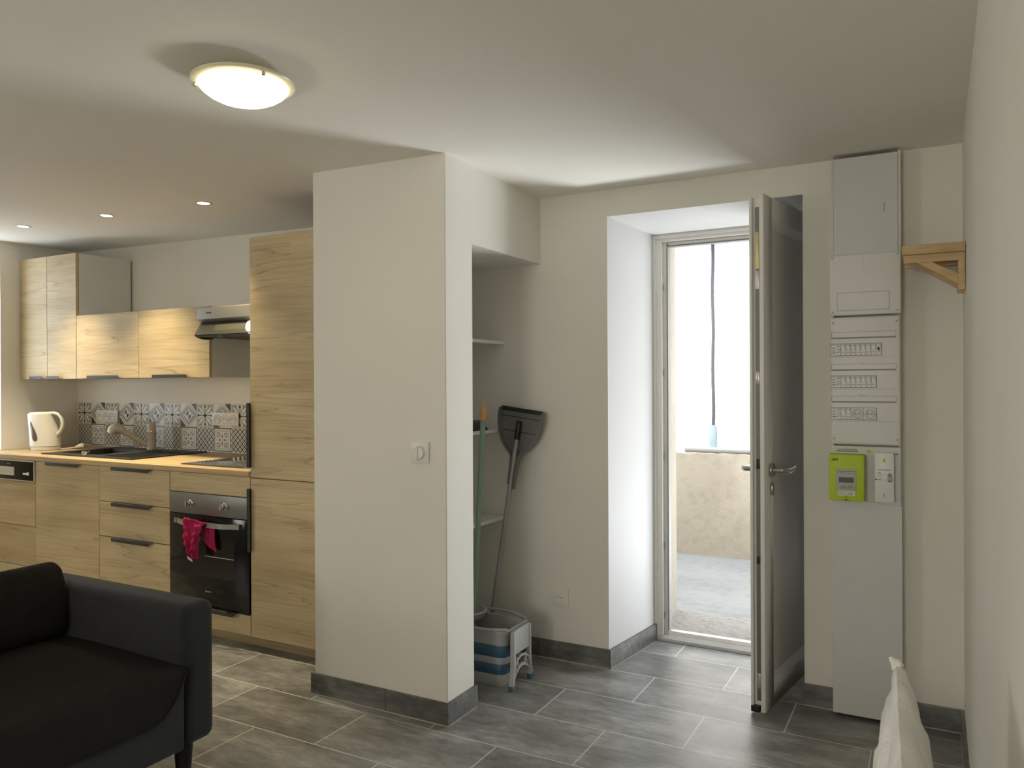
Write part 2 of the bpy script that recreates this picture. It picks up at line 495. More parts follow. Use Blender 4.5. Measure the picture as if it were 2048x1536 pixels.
lw = MB()
lw.prism([(RY - .15, 0), (KY + .15, 0), (KY + .15, 2.42), (2.932, 2.42), (2.932, .90), (2.50, .90), (2.50, 2.42), (-.7, 2.42), (-.7, 1.0), (-1.7, 1.0), (-1.7, 2.42), (RY - .15, 2.42)], 'X', LX - .15, LX)
lw.box(LX - .15, LX, -1.7, -.7, 2.0, 2.42)
lw.box(LX - .15, LX, 2.50, 2.932, 2.24, 2.42)
struct('wall_left', lw, M['wall'], 'plain left wall beside the kettle end of the kitchen', 'wall', smooth=False)
wf = thing('window_1', 'white window frame in the left wall above the worktop end', 'window', (LX - .12, 2.71, .9), kind='structure')
wm = MB()
wm.box(LX - .15, LX - .10, 2.50, 2.54, .90, 2.24); wm.box(LX - .15, LX - .10, 2.89, 2.932, .90, 2.24); wm.box(LX - .15, LX - .10, 2.54, 2.89, .90, .95); wm.box(LX - .15, LX - .10, 2.54, 2.89, 2.19, 2.24)
wm.build('frame', M['pvc'], wf, bevel=.002)
struct('wall_right', B(RX, RX + .15, RY - .15, 4.46, 0, 2.42), M['wall'], 'plain right wall close to the camera', 'wall', smooth=False)
struct('wall_kitchen', B(LX, -2.27, KY, KY + .15, 0, 2.42), M['wall'], 'plain kitchen wall behind the cabinets', 'wall', smooth=False)
rw = MB()
rw.box(LX, -1.45, RY - .15, RY, 0, 2.42); rw.box(-0.55, RX, RY - .15, RY, 0, 2.42)
rw.box(-1.45, -0.55, RY - .15, RY, 0, 0.95); rw.box(-1.45, -0.55, RY - .15, RY, 1.95, 2.42)
struct('wall_rear', rw, M['wall'], 'plain rear wall with a window opening', 'wall', smooth=False)

# pillar between kitchen and broom alcove, with the partition running back behind it
pl = MB()
pl.prism([(-2.348, 2.528), (-1.669, 2.528), (-1.669, 2.730), (-2.27, 2.730), (-2.27, KY), (-2.348, KY)], 'Z', 0, 2.42)
struct('wall_pillar', pl, M['wall'], 'square projecting wall pillar carrying the round dimmer switch', 'wall', bevel=0.003, seg=1)
# beam over the alcove
struct('wall_lintel', B(-2.27, -1.682, 2.728, BY + .02, 1.905, 2.42), M['wall'], 'wall section above the broom alcove opening', 'wall', smooth=False)

# door wall: thick old wall with splayed opening
X0, X1, ZS = -1.336, -0.477, 2.100
dw = MB()
dw.use(M['wall'])
dw.box(-2.27, X0, BY, BY + .002, 0, 2.42); dw.box(X1, RX, BY, BY + .002, 0, 2.42); dw.box(X0, X1, BY, BY + .002, ZS, 2.42)
dw.use(M['reveal_dimmed'])
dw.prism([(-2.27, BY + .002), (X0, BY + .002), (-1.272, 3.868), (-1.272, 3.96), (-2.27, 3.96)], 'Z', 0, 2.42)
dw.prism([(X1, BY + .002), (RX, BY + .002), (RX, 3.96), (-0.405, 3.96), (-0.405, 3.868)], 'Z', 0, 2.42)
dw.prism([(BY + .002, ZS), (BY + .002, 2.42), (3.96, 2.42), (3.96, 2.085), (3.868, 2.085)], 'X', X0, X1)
struct('wall_door', dw, None, 'pale entrance wall with a deep splayed doorway', 'wall', smooth=False)
# outer half of the wall, rough beige render on its jambs
ow = MB()
ow.prism([(-2.6, 3.96), (-1.262, 3.96), (-1.335, 4.46), (-2.6, 4.46)], 'Z', -0.05, 3.25)
ow.prism([(-0.40, 3.96), (0.6, 3.96), (0.6, 4.46), (-0.08, 4.46)], 'Z', -0.05, 3.25)
ow.prism([(3.96, 2.12), (4.46, 2.22), (4.46, 3.25), (3.96, 3.25)], 'X', -1.34, -0.07)
struct('wall_facade', ow, M['jamb'], 'rough beige rendered outer jambs of the entrance', 'wall', smooth=False)
# roof over the room
struct('roof', B(LX - .3, 0.6, RY - .3, 4.46, 2.45, 2.60), M['jamb'], 'flat roof over the room', 'roof', smooth=False)

# outside
struct('floor_doorstep', B(-1.40, -0.05, 3.885, 4.46, -0.10, 0.004), M['slab'], 'worn concrete doorstep outside the entrance', 'floor', smooth=False)
struct('floor_terrace', B(-6, 3.0, 4.46, 7.3, -0.12, -0.02), M['concrete'], 'pale concrete terrace floor outside the entrance', 'floor', smooth=False)
pp = MB()
def pw(u, v):
    x = -6 + 9 * u
    return (x, 6.03 + 0.006 * math.sin(x * 9), -0.03 + v * (0.80 + 0.006 * math.sin(x * 23) + 0.004 * math.sin(x * 57)))
pp.grid(pw, 200, 6, thick=(0, 0.22, 0))
struct('wall_parapet', pp, M['parapet'], 'low beige rendered parapet wall with damp stains beyond the door', 'wall')
struct('wall_outdoor', B(-6, 3.0, 7.2, 7.4, -0.1, 3.3), M['rough'], 'sunlit roughcast wall behind the parapet', 'wall', smooth=False)
struct('roof_eave', B(-6, 3.0, 6.45, 7.45, 3.10, 3.20), M['jamb'], 'eave over the sunlit roughcast wall', 'roof', smooth=False)

# skirting tiles
SK, ST = 0.088, 0.011
def skirt(name, segs, label):
    m = MB()
    for (x0, x1, y0, y1) in segs:
        m.use(M['skirt']).box(x0, x1, y0, y1, 0.003, SK)
        e = 0.0025
        m.use(M['grout']).box(x0 - e * (x1 - x0 < .05) , x1 + e * (x1 - x0 < .05), y0 - e * (y1 - y0 < .05), y1, 0.0002, 0.0035)
    return struct(name, m, None, label, 'baseboard', smooth=False)
skirt('baseboard_pillar', [(-2.362, -1.962, 2.528 - ST, 2.528), (-1.960, -1.669 + ST, 2.528 - ST, 2.528), (-1.669, -1.669 + ST, 2.528, 2.737)], 'dark grey tile skirting round the foot of the pillar')
skirt('baseboard_back', [(-2.25, -1.70, BY - ST, BY), (-1.698, X0 + .006, BY - ST, BY), (X1 - .006, -0.366, BY - ST, BY), (-0.11, RX, BY - ST, BY)], 'dark grey tile skirting along the entrance wall')
rv = MB()
d = Vector((-1.272 - X0, 3.868 - BY, 0)); dn = Vector((d.y, -d.x, 0)).normalized() * ST
for a, b in ((-0.012, 0.33), (0.334, 1.0)):
    o = Vector((X0, BY, 0.003)) + d * a
    rv.use(M['skirt']).obox(o, d * (b - a), dn, (0, 0, SK - .003))
rv.use(M['grout']).obox(Vector((X0, BY, 0.0002)), d, dn * 1.3, (0, 0, 0.003))
struct('baseboard_reveal', rv, None, 'tile skirting along the left side of the doorway', 'baseboard', smooth=False)
skirt('baseboard_right', [(RX - ST, RX, 2.0, BY - ST), (RX - ST, RX, -2.5, 1.998)], 'dark tile skirting along the right wall')

# door frame (left jamb, head, threshold)
fr = thing('trim_1', 'white door frame with grey seal at the end of the doorway', 'door frame', (-0.85, 3.9, 0), kind='structure')
jm = MB()
jm.box(-1.292, -1.262, 3.862, 3.90, 0.0, 2.094)       # casing strip
jm.box(-1.275, -1.232, 3.875, 3.945, 0.0, 2.075)
jm.box(-1.275, -1.212, 3.905, 3.945, 0.0, 2.055)
jm.build('jamb', M['pvc'], fr, bevel=0.002)
B(-1.213, -1.207, 3.90, 3.942, 0.05, 2.045).build('seal', M['seal'], fr)
hm = MB()
hm.box(-1.2618, -0.405, 3.8625, 3.8745, 2.066, 2.0935); hm.box(-1.2318, -0.471, 3.8752, 3.9445, 2.05, 2.0895); hm.box(-1.2118, -0.471, 3.9055, 3.9445, 2.032, 2.0495)
hm.build('frame_head', M['pvc'], fr, bevel=0.002)
B(-1.207, -0.44, 3.90, 3.942, 2.026, 2.033).build('seal', M['seal'], fr)
B(-0.47, -0.405, 3.875, 3.945, 0, 2.09).build('jamb', M['pvc'], fr, bevel=0.002)
th = MB(); th.prism([(3.868, 0.001), (3.868, 0.016), (3.885, 0.030), (3.905, 0.030), (3.91, 0.046), (3.945, 0.046), (3.945, 0.001)], 'X', -1.272, -0.41)
th.build('threshold', M['alu'], fr)
for z in (0.11, 0.47, 0.93, 1.36, 1.80):
    B(-1.2345, -1.2285, 3.888, 3.898, z, z + 0.035).build('strike_plate', M['steel'], fr)

# ================================================================== DOOR LEAF
A = math.radians(8.5)
du = Vector((math.sin(A), math.cos(A), 0)); dnn = Vector((-math.cos(A), math.sin(A), 0))   # along the leaf, and through it (away from its inner face)
P0 = Vector((-0.596, 3.187, 0))
def L(s, t, z): return P0 + du * s + dnn * t + Vector((0, 0, z))
leaf = thing('door_1', 'white panelled entrance door standing open on the right of the doorway', 'door', L(0.36, 0.03, 0.012), kind='structure')
ZT = 2.077
lb = MB()
def LB(mb, s0, s1, t0, t1, z0, z1): return mb.obox(L(s0, t0, z0), du * (s1 - s0), dnn * (t1 - t0), (0, 0, z1 - z0))
SW, PD = 0.100, 0.008
LB(lb, 0, SW, 0, 0.018, 0.012, ZT); LB(lb, 0.63, 0.73, 0, 0.018, 0.012, ZT)
LB(lb, SW, 0.63, 0, 0.018, 1.992, ZT); LB(lb, SW, 0.63, 0, 0.018, 0.012, 0.10)
LB(lb, 0.022, 0.72, 0.018, 0.05, 0.03, ZT - .012)
LB(lb, 0.008, 0.72, 0.05, 0.062, 0.03, ZT - .006)
lb.build('leaf', M['pvc'], leaf, bevel=0.0025)
# recessed panel with sloping edges
pn = MB()
def ring(s0, s1, z0, z1, t): return [L(s0, t, z0), L(s1, t, z0), L(s1, t, z1), L(s0, t, z1)]
r1, r2_ = ring(SW, 0.63, 0.10, 1.992, 0.0005), ring(SW + .012, 0.618, 0.135, 1.957, 0.013)
pn.add(r1 + r2_, [(0, 1, 5, 4), (1, 2, 6, 5), (2, 3, 7, 6), (3, 0, 4, 7), (4, 5, 6, 7)])
pn.build('panel', M['pvc'], leaf, smooth=False)
LB(MB(), 0.018, 0.0225, 0.024, 0.040, 0.05, 2.03).build('lock_strip', M['steeldark'], leaf)
for z0, z1, mt in ((1.78, 1.93, 'brass'), (1.70, 1.775, 'alu'), (1.32, 1.37, 'steel'), (0.98, 1.02, 'black'), (0.60, 0.63, 'black'), (0.10, 0.16, 'steel')):
    LB(MB(), 0.013, 0.019, 0.024, 0.038, z0, z1).build('keeper', M[mt], leaf, bevel=0.001)
LB(MB(), 0.004, 0.03, 0.028, 0.06, 0.006, 0.03).build('bottom_seal', M['black'], leaf)
# inner lever, rose and cylinder
def disc(mb, s, z, r, h, t0=0.0, n=24, sx=1.0, sz=1.0):
    c0 = []; c1 = []
    for k in range(n):
        a = 2 * math.pi * k / n
        c0.append(L(s + r * sx * math.cos(a), t0, z + r * sz * math.sin(a))); c1.append(L(s + r * sx * math.cos(a), t0 - h, z + r * sz * math.sin(a)))
    return mb.loft([c0, c1])
hd = disc(MB(), 0.075, 0.973, 0.027, 0.012).build('handle_rose', M['lever'], leaf, bevel=0.002)
lv = MB()
lv.tube([L(0.075, -0.010, .973), L(0.075, -0.05, .973), L(0.085, -0.058, .972), L(0.12, -0.060, .969), L(0.165, -0.058, .969), L(0.20, -0.054, .972), L(0.225, -0.050, .978)],
        [0.010, 0.010, 0.011, 0.0105, 0.0095, 0.0085, 0.006], 14)
lv.build('lever', M['lever'], hd)
disc(MB(), 0.079, 0.897, 0.024, 0.010, sx=0.62, sz=1.12).build('lock_cylinder', M['lever'], leaf, bevel=0.002)
lo = MB()
lo.tube([L(0.075, 0.060, .973), L(0.075, 0.105, .973), L(0.085, 0.113, .973), L(0.13, 0.116, .97), L(0.19, 0.112, .975)], [0.010, 0.0105, 0.012, 0.010, 0.007], 14)
lo.build('outer_lever', M['lever'], leaf)
for z in (0.25, 1.80):
    LB(MB(), 0.722, 0.745, 0.01, 0.03, z, z + .09).build('hinge', M['pvc'], leaf, bevel=0.004)

# ================================================================== OUTSIDE THINGS
m = MB(); m.tube([(-1.75 + i * 0.09, 6.10 + .004 * math.sin(i), 0.795) for i in range(14)], 0.022, 16)
o = m.build('metal_pipe', M['pipe']); tag(o, 'grey pipe lying along the top of the parapet', 'pipe')
m = MB(); m.tube([(-1.80, 7.17, 0.60), (-1.80, 7.17, 0.93)], 0.033, 16)
o = m.build('conduit', M['conduit']); tag(o, 'short pale blue conduit on the sunlit wall, below the cable', 'conduit')
m = MB(); m.tube([(-1.80 + 0.004 * math.sin(i * 0.9), 7.185, 0.93 + i * 0.1) for i in range(22)], 0.014, 8)
o = m.build('cable', M['cable']); tag(o, 'thin dark cable hanging down the sunlit wall', 'cable')

# ================================================================== KITCHEN
FY = 2.78                                    # front plane of the unit doors
def front(parent, name, x0, x1, z0, z1, mat='oak', y=FY, th=0.019):
    o = B(x0, x1, y, y + th, z0, z1).build(name, M[mat], parent, bevel=0.0012, seg=1)
    return o
def edge_handle(parent, x0, x1, z, y=FY, down=True, name='handle'):
    """dark profile handle hooked over the front's edge, its right end cut on a slant"""
    h = 0.019
    m = MB()
    prof = [(x0, z), (x1, z), (x1 - 0.022, z - h), (x0, z - h)] if down else [(x0, z), (x0, z + h), (x1 - 0.022, z + h), (x1, z)]
    m.prism(prof, 'Y', y - 0.022, y - 0.018)
    m.box(x0, x1 - .004, y - 0.022, y + 0.002, z - 0.0025 if down else z, z if down else z + 0.0025)
    return m.build(name, M['handle'], parent, bevel=0.0008, seg=1)

# plinth
o = B(LX + .01, -2.42, 2.850, 2.868, 0.0, 0.068).build('plinth', M['oak']); tag(o, 'wood-effect plinth board under the kitchen units', 'plinth')

# dishwasher
t = thing('dishwasher', 'built-in dishwasher with black control panel at the left end of the worktop', 'dishwasher', (-5.14, 3.1, 0.07))
B(-5.438, -4.900, FY + .02, 3.40, 0.07, 0.710).build('body', M['carcass'], t)
cp = B(-5.436, -4.842, FY - .004, FY + .018, 0.742, 0.862).build('control_panel', M['glassblack'], t, bevel=0.002)
fm = MB()
fm.box(-5.438, -4.840, FY - .006, FY - .001, 0.858, 0.866); fm.box(-5.438, -4.840, FY - .006, FY - .001, 0.737, 0.742); fm.box(-4.846, -4.838, FY - .006, FY + .018, 0.737, 0.866)
fm.build('panel_frame', M['alu'], t)
hm_ = MB(); hm_.box(-5.26, -5.055, FY - .007, FY - .004, 0.768, 0.772); hm_.box(-5.26, -5.055, FY - .007, FY - .004, 0.812, 0.820); hm_.box(-5.060, -5.053, FY - .007, FY - .004, 0.768, 0.82)
hm_.add([(-5.26, FY - .0068, .812), (-5.06, FY - .0068, .812), (-5.06, FY - .0045, .772), (-5.26, FY - .0045, .772)], [(0, 1, 2, 3)])
hm_.use(M['chrome']); hm_.build('grip_recess', M['alu'], cp)
for x0, x1, z0, z1 in ((-4.957, -4.925, .777, .788), (-4.917, -4.898, .774, .792)):
    B(x0, x1, FY - .008, FY - .003, z0, z1).build('button', M['white'], cp, bevel=0.001)
lm = MB()
for k in range(5): lm.box(-5.135 + k * .007, -5.130 + k * .007, FY - .0047, FY - .0038, .836, .841)
lm.build('lettering', M['lcdframe'], cp)
front(t, 'door_front', -5.436, -4.840, 0.462, 0.735)
front(t, 'lower_front', -5.436, -4.840, 0.222, 0.458, y=FY + .004)
front(t, 'kick_front', -5.436, -4.840, 0.072, 0.206, y=FY + .004)

# sink cabinet
t = thing('sink_cabinet', 'base cabinet under the sink with one tall wood-effect door', 'cabinet', (-4.525, 3.1, 0.07))
B(-4.832, -4.218, FY + .02, 3.40, 0.07, 0.70).build('body', M['carcass'], t)
d_ = front(t, 'door', -4.834, -4.215, 0.071, 0.866)
edge_handle(d_, -4.700, -4.375, 0.868)

# drawer cabinet
t = thing('drawer_cabinet', 'base cabinet of three wood-effect drawers between sink and oven', 'cabinet', (-3.908, 3.1, 0.07))
B(-4.208, -3.608, FY + .02, 3.40, 0.07, 0.862).build('body', M['carcass'], t)
for z0, z1 in ((0.669, 0.866), (0.470, 0.665), (0.071, 0.466)):
    d_ = front(t, 'drawer', -4.211, -3.607, z0, z1)
    edge_handle(d_, -4.075, -3.740, z1 + .002)

# oven cabinet with the oven in it
t = thing('oven_cabinet', 'wood-effect base unit that houses the oven, with a low drawer below', 'cabinet', (-3.305, 3.1, 0.07))
bx = MB(); bx.box(-3.603, -3.59, FY + .02, 3.40, .07, .862); bx.box(-3.02, -3.007, FY + .02, 3.40, .07, .862); bx.box(-3.59, -3.02, FY + .02, 3.40, .07, .085); bx.box(-3.59, -3.02, 3.38, 3.40, .085, .862)
bx.build('body', M['carcass'], t)
front(t, 'filler_panel', -3.601, -3.006, 0.763, 0.866)
d_ = front(t, 'drawer', -3.601, -3.006, 0.071, 0.172)
edge_handle(d_, -3.50, -3.09, 0.174)

t = thing('oven', 'black glass built-in oven with two steel knobs under the hob', 'oven', (-3.305, 3.05, 0.177))
B(-3.588, -3.022, FY + .012, 3.36, 0.177, 0.758).build('body', M['steeldark'], t)
B(-3.600, -3.008, FY - .006, FY + .012, 0.652, 0.760).build('control_panel', M['steeldark'], t, bevel=0.0015)
for x in (-3.432, -3.176):
    k = MB(); k.lathe([(0.019, 0.0), (0.019, -0.004), (0.015, -0.008), (0.0145, -0.026), (0.013, -0.028), (0.0, -0.028)], (x, FY - .006, 0.708), 'Y', 24)
    k.box(x - .0045, x + .0045, FY - .040, FY - .030, 0.693, 0.723)
    k.build('knob', M['chrome'], t)
    k = MB()
    for a in range(5):
        an = math.radians(-20 + a * 40); xx = x + .030 * math.cos(an); zz = .708 + .030 * math.sin(an)
        k.box(xx - .002, xx + .002, FY - .0066, FY - .0058, zz - .0012, zz + .0012)
    k.build('dial_mark', M['ink'], t)
dr = B(-3.600, -3.008, FY - .006, FY + .012, 0.178, 0.648).build('door', M['glassblack'], t, bevel=0.002)
wn = B(-3.500, -3.110, FY - .0066, FY - .0058, 0.335, 0.535).build('window', M['ovenwin'], dr)
B(-3.33, -3.115, FY - .0072, FY - .0064, 0.440, 0.443).build('rack', M['alu'], dr)
lm = MB()
for k in range(5): lm.box(-3.325 + k * .009, -3.319 + k * .009, FY - .0068, FY - .0058, .255, .262)
lm.build('lettering', M['seam'], dr)
hb = MB()
hp = []
for i in range(25):
    a = i / 24; x = -3.545 + 0.485 * a
    bow = 0.040 * min(1.0, math.sin(math.pi * a) * 1.6)
    hp.append((x, FY - .012 - bow))
for i in range(24):
    (xa, ya), (xb, yb) = hp[i], hp[i + 1]
    hb.add([(xa, ya, .600), (xb, yb, .600), (xb, yb, .625), (xa, ya, .625), (xa, ya + .010, .600), (xb, yb + .010, .600), (xb, yb + .010, .625), (xa, ya + .010, .625)],
           [(0, 1, 2, 3), (7, 6, 5, 4), (3, 2, 6, 7), (0, 4, 5, 1)])
hb.box(-3.545, -3.53, FY - .022, FY - .005, .600, .625); hb.box(-3.075, -3.060, FY - .022, FY - .005, .600, .625)
hb.build('handle', M['steel'], dr, ang=50)

# pink cloth over the oven handle
def lerp_curve(c, t):
    for (t0, *a), (t1, *b) in zip(c, c[1:]):
        if t <= t1:
            k = (t - t0) / (t1 - t0) if t1 > t0 else 0
            return [p + (q - p) * k for p, q in zip(a, b)]
    return list(c[-1][1:])
PX = lambda q: -3.418 + (q - 343) * 0.00042
PZ = lambda q: 0.643 - (q - 678) * 0.000282
Lc = [(0, PX(362), PZ(672)), (.12, PX(322), PZ(760)), (.3, PX(350), PZ(900)), (.55, PX(392), PZ(1080)), (.8, PX(412), PZ(1250)), (1, PX(432), PZ(1392))]
Rc = [(0, PX(720), PZ(738)), (.12, PX(690), PZ(800)), (.3, PX(640), PZ(930)), (.55, PX(595), PZ(1100)), (.8, PX(572), PZ(1270)), (1, PX(588), PZ(1408))]
def cloth_front(u, v):
    a, b = lerp_curve(Lc, v), lerp_curve(Rc, v)
    x, z = a[0] + (b[0] - a[0]) * u, a[1] + (b[1] - a[1]) * u
    y = 2.716 - 0.012 * math.sin(u * 9 + v * 2.5) * (0.4 + v) - 0.006 * math.sin(u * 23 - v * 9) - 0.004 * math.sin(v * 31 + u * 4)
    return (x, min(y, 2.724), z)
Lb = [(0, PX(362), PZ(672)), (.15, PX(540), PZ(860)), (.6, PX(610), PZ(1120)), (1, PX(700), PZ(1215))]
Rb = [(0, PX(720), PZ(738)), (.15, PX(775), PZ(850)), (.6, PX(790), PZ(1080)), (1, PX(808), PZ(1285))]
def cloth_back(u, v):
    a, b = lerp_curve(Lb, v), lerp_curve(Rb, v)
    x, z = a[0] + (b[0] - a[0]) * u, a[1] + (b[1] - a[1]) * u
    y = 2.716 + 0.040 * min(1, v * 5) + 0.004 * math.sin(u * 14 + v * 5)
    return (x, y, z)
m = MB(); m.grid(cloth_front, 36, 48, thick=(0, .003, 0)); m.grid(cloth_back, 20, 30, thick=(0, .003, 0))
t = m.build('kitchen_cloth', M['towel'], ang=80); tag(t, 'crumpled magenta cloth hanging over the oven handle', 'cloth')
m = MB(); m.obox((PX(430), 2.707, PZ(1372)), (PX(510) - PX(430), 0, PZ(1440) - PZ(1400)), (0, .002, 0), (0.008, 0, -.014))
m.build('care_tag', M['white'], t, label='small white label sewn to the corner')

# tall cabinet
t = thing('tall_cabinet', 'tall wood-effect larder unit between oven and pillar', 'cabinet', (-2.703, 3.1, 0.07))
B(-2.999, -2.405, FY + .02, KY - .01, 0.068, 2.055).build('body', M['edge'], t)
for z0, z1, h0, h1 in ((0.071, 0.861, 0.496, 0.809), (0.865, 2.060, 0.914, 1.236)):
    d_ = front(t, 'door', -3.001, -2.403, z0, z1)
    h_ = MB(); h_.box(-3.0045, -3.002, FY - .022, FY + .002, h0, h1); h_.box(-3.0045, -2.986, FY - .022, FY - .018, h0, h1)
    h_.build('handle', M['handle'], d_)

# worktop with a cut-out for the sink bowl
ZW0, ZW = 0.869, 0.895
WF, WB = 2.772, KY - .004
SX0, SX1, SY0, SY1 = -4.88, -4.50, 2.965, 3.315
m = MB()
m.box(LX + .004, SX0, WF, WB, ZW0, ZW); m.box(SX1, -3.006, WF, WB, ZW0, ZW); m.box(SX0, SX1, WF, SY0, ZW0, ZW); m.box(SX0, SX1, SY1, WB, ZW0, ZW)
o = m.build('worktop', M['worktop'], smooth=False); tag(o, 'light oak-effect kitchen worktop', 'worktop')

# patterned splashback
t_x0, TP, TZ0, TH = -5.474, 0.1577, 0.9, 0.1530
m = MB()
YS = KY - .0105
m.use(M['tilelight']).box(t_x0 - .008, -3.006, YS, KY - .0005, ZW + .001, TZ0 + 2 * TH)
def tri(layer, mat, pts, cx, cz, w, h):
    y = YS - 0.0003 * layer
    m.use(M[mat]).poly([(cx + p[0] * w, y, cz + p[1] * h) for p in pts])
def petal(layer, mat, cx, cz, w, h, ang, r0, r1, wd, n=6):
    ca, sa = math.cos(ang), math.sin(ang); pts = []
    for k in range(n + 1):
        q = k / n; pts.append((r0 + (r1 - r0) * q, wd * math.sin(math.pi * q) ** 0.7))
    for k in range(n - 1, 0, -1):
        q = k / n; pts.append((r0 + (r1 - r0) * q, -wd * math.sin(math.pi * q) ** 0.7))
    tri(layer, mat, [(a * ca - b * sa, a * sa + b * ca) for a, b in pts], cx, cz, w, h)
def lin(layer, mat, cx, cz, w, h, a, b, wd):
    a, b = Vector(a), Vector(b); d = (b - a).normalized(); n = Vector((-d.y, d.x)) * wd
    tri(layer, mat, [a + n, b + n, b - n, a - n], cx, cz, w, h)
def sq(layer, mat, cx, cz, w, h, r): tri(layer, mat, [(-r, -r), (r, -r), (r, r), (-r, r)], cx, cz, w, h)
for c in range(15):
    cx = t_x0 + TP * (c + .5); w, h = TP / 2, TH / 2
    ct, cb_ = TZ0 + TH * 1.5, TZ0 + TH * .5
    if c % 2 == 0:
        sq(1, 'tilegrey', cx, ct, w, h, .93); sq(2, 'tilelight', cx, ct, w, h, .89)
        for q in range(4):
            a = math.pi / 4 + q * math.pi / 2; sx, sz = (1 if math.cos(a) > 0 else -1), (1 if math.sin(a) > 0 else -1)
            tri(3, 'tilegrey', [(sx * .86, sz * .86), (sx * .30, sz * .86), (sx * .38, sz * .55), (sx * .52, sz * .52), (sx * .55, sz * .38), (sx * .86, sz * .30)], cx, ct, w, h)
            petal(4, 'tilelight', cx, ct, w, h, a, .55, 1.08, .10)
            petal(4, 'tilegrey', cx, ct, w, h, a + .33, .18, .82, .045); petal(4, 'tilegrey', cx, ct, w, h, a - .33, .18, .82, .045)
            b = q * math.pi / 2; d = (math.cos(b), math.sin(b))
            lin(5, 'tiledark', cx, ct, w, h, (d[0] * .05, d[1] * .05), (d[0] * .86, d[1] * .86), .035)
            petal(5, 'tiledark', cx, ct, w, h, b, .62, .90, .09); petal(5, 'tiledark', cx, ct, w, h, b, .0, .16, .10)
            nb_ = (-d[1], d[0]); lin(6, 'tiledark', cx, ct, w, h, (d[0] * .72 - nb_[0] * .14, d[1] * .72 - nb_[1] * .14), (d[0] * .72 + nb_[0] * .14, d[1] * .72 + nb_[1] * .14), .03)
        # lattice below
        for k in range(-2, 3):
            for s in (1, -1):
                a0 = [-1.0, k * .5 * s * 1.0 - 1.0 * s]; pts = []
                # clip the line z = s*x + k*.5 (scaled) to the square
                for x in (-.97, .97):
                    pts.append((x, 1.0 * s * x * 1.0 + k * .98))
                (xa, za), (xb, zb) = pts
                def clipz(xa, za, xb, zb):
                    out = []
                    for (x, z, x2, z2) in ((xa, za, xb, zb), (xb, zb, xa, za)):
                        if abs(z) > .97:
                            zz = .97 if z > 0 else -.97
                            if (z2 - z) == 0: return None
                            q = (zz - z) / (z2 - z)
                            if q < 0 or q > 1: return None
                            x, z = x + (x2 - x) * q, zz
                        out.append((x, z))
                    return out
                for off in (0, .49):
                    r = clipz(xa, za + off, xb, zb + off)
                    if r and (Vector(r[0]) - Vector(r[1])).length > .05: lin(1 + (s > 0), 'tiledark', cx, cb_, w, h, r[0], r[1], .040)
        for i in range(-4, 5):
            for j in range(-4, 5):
                if (i + j) % 2 == 0: continue
                x, z = i * .245, j * .245
                if abs(x) < .9 and abs(z) < .9:
                    tri(1, 'tilegrey', [(x, z + .10), (x - .07, z), (x, z - .10), (x + .07, z)], cx, cb_, w, h)
    else:
        for (x, z) in ((-.5, .5), (.5, -.5)):      # stripes rising towards the middle
            s = 1
            for o_ in (-.42, .0, .42): pass
        for sx, sz in ((1, 1), (-1, 1), (1, -1), (-1, -1)):
            mat = 'tiledark' if sx * sz > 0 else 'tilegrey'
            if mat == 'tiledark': tri(1, mat, [(sx * .98, sz * .98), (sx * .98, sz * .28), (sx * .30, sz * .98)], cx, ct, w, h)
            tri(1, 'tilegrey', [(sx * .98, sz * .10), (sx * .98, sz * -.12 + sz * .0), (sx * .22, sz * .86), (sx * .05, sz * .86 + sz * .12)], cx, ct, w, h)
            tri(2, 'tilegrey', [(sx * .80, sz * .02), (sx * .55, sz * .02), (sx * .02, sz * .58), (sx * .02, sz * .84)], cx, ct, w, h)
        tri(3, 'tiledark', [(0, 0), (0, .46), (-.38, 0)], cx, ct, w, h); tri(3, 'tiledark', [(0, 0), (0, -.46), (.38, 0)], cx, ct, w, h)
        tri(3, 'tilelight', [(0, 0), (.38, 0), (0, .46)], cx, ct, w, h); tri(3, 'tilelight', [(0, 0), (-.38, 0), (0, -.46)], cx, ct, w, h)
        sq(1, 'tiledark', cx, cb_, w, h, .97); sq(2, 'tilelight', cx, cb_, w, h, .90); sq(3, 'tilegrey', cx, cb_, w, h, .76); sq(4, 'tilelight', cx, cb_, w, h, .72)
        for q in range(4):
            a = math.pi / 4 + q * math.pi / 2; sx, sz = (1 if math.cos(a) > 0 else -1), (1 if math.sin(a) > 0 else -1)
            tri(5, 'tilegrey', [(sx * .62, sz * .62), (sx * .26, sz * .60), (sx * .20, sz * .32), (sx * .32, sz * .20), (sx * .60, sz * .26)], cx, cb_, w, h)
            petal(6, 'tilelight', cx, cb_, w, h, a, .34, .78, .07)
            petal(5, 'tilegrey', cx, cb_, w, h, q * math.pi / 2, .10, .50, .10)
for c in range(1, 16):
    x = t_x0 + TP * c; y = YS - .0003 * 7
    m.use(M['tilegrey']).poly([(x - .0012, y, TZ0), (x + .0012, y, TZ0), (x + .0012, y, TZ0 + 2 * TH), (x - .0012, y, TZ0 + 2 * TH)])
y = YS - .0003 * 7
m.use(M['tilegrey']).poly([(t_x0, y, TZ0 + TH - .0012), (-3.10, y, TZ0 + TH - .0012), (-3.10, y, TZ0 + TH + .0012), (t_x0, y, TZ0 + TH + .0012)])
o = m.build('splashback', None, smooth=False, weld=False); tag(o, 'grey and white cement-tile pattern splashback behind the worktop', 'splashback')

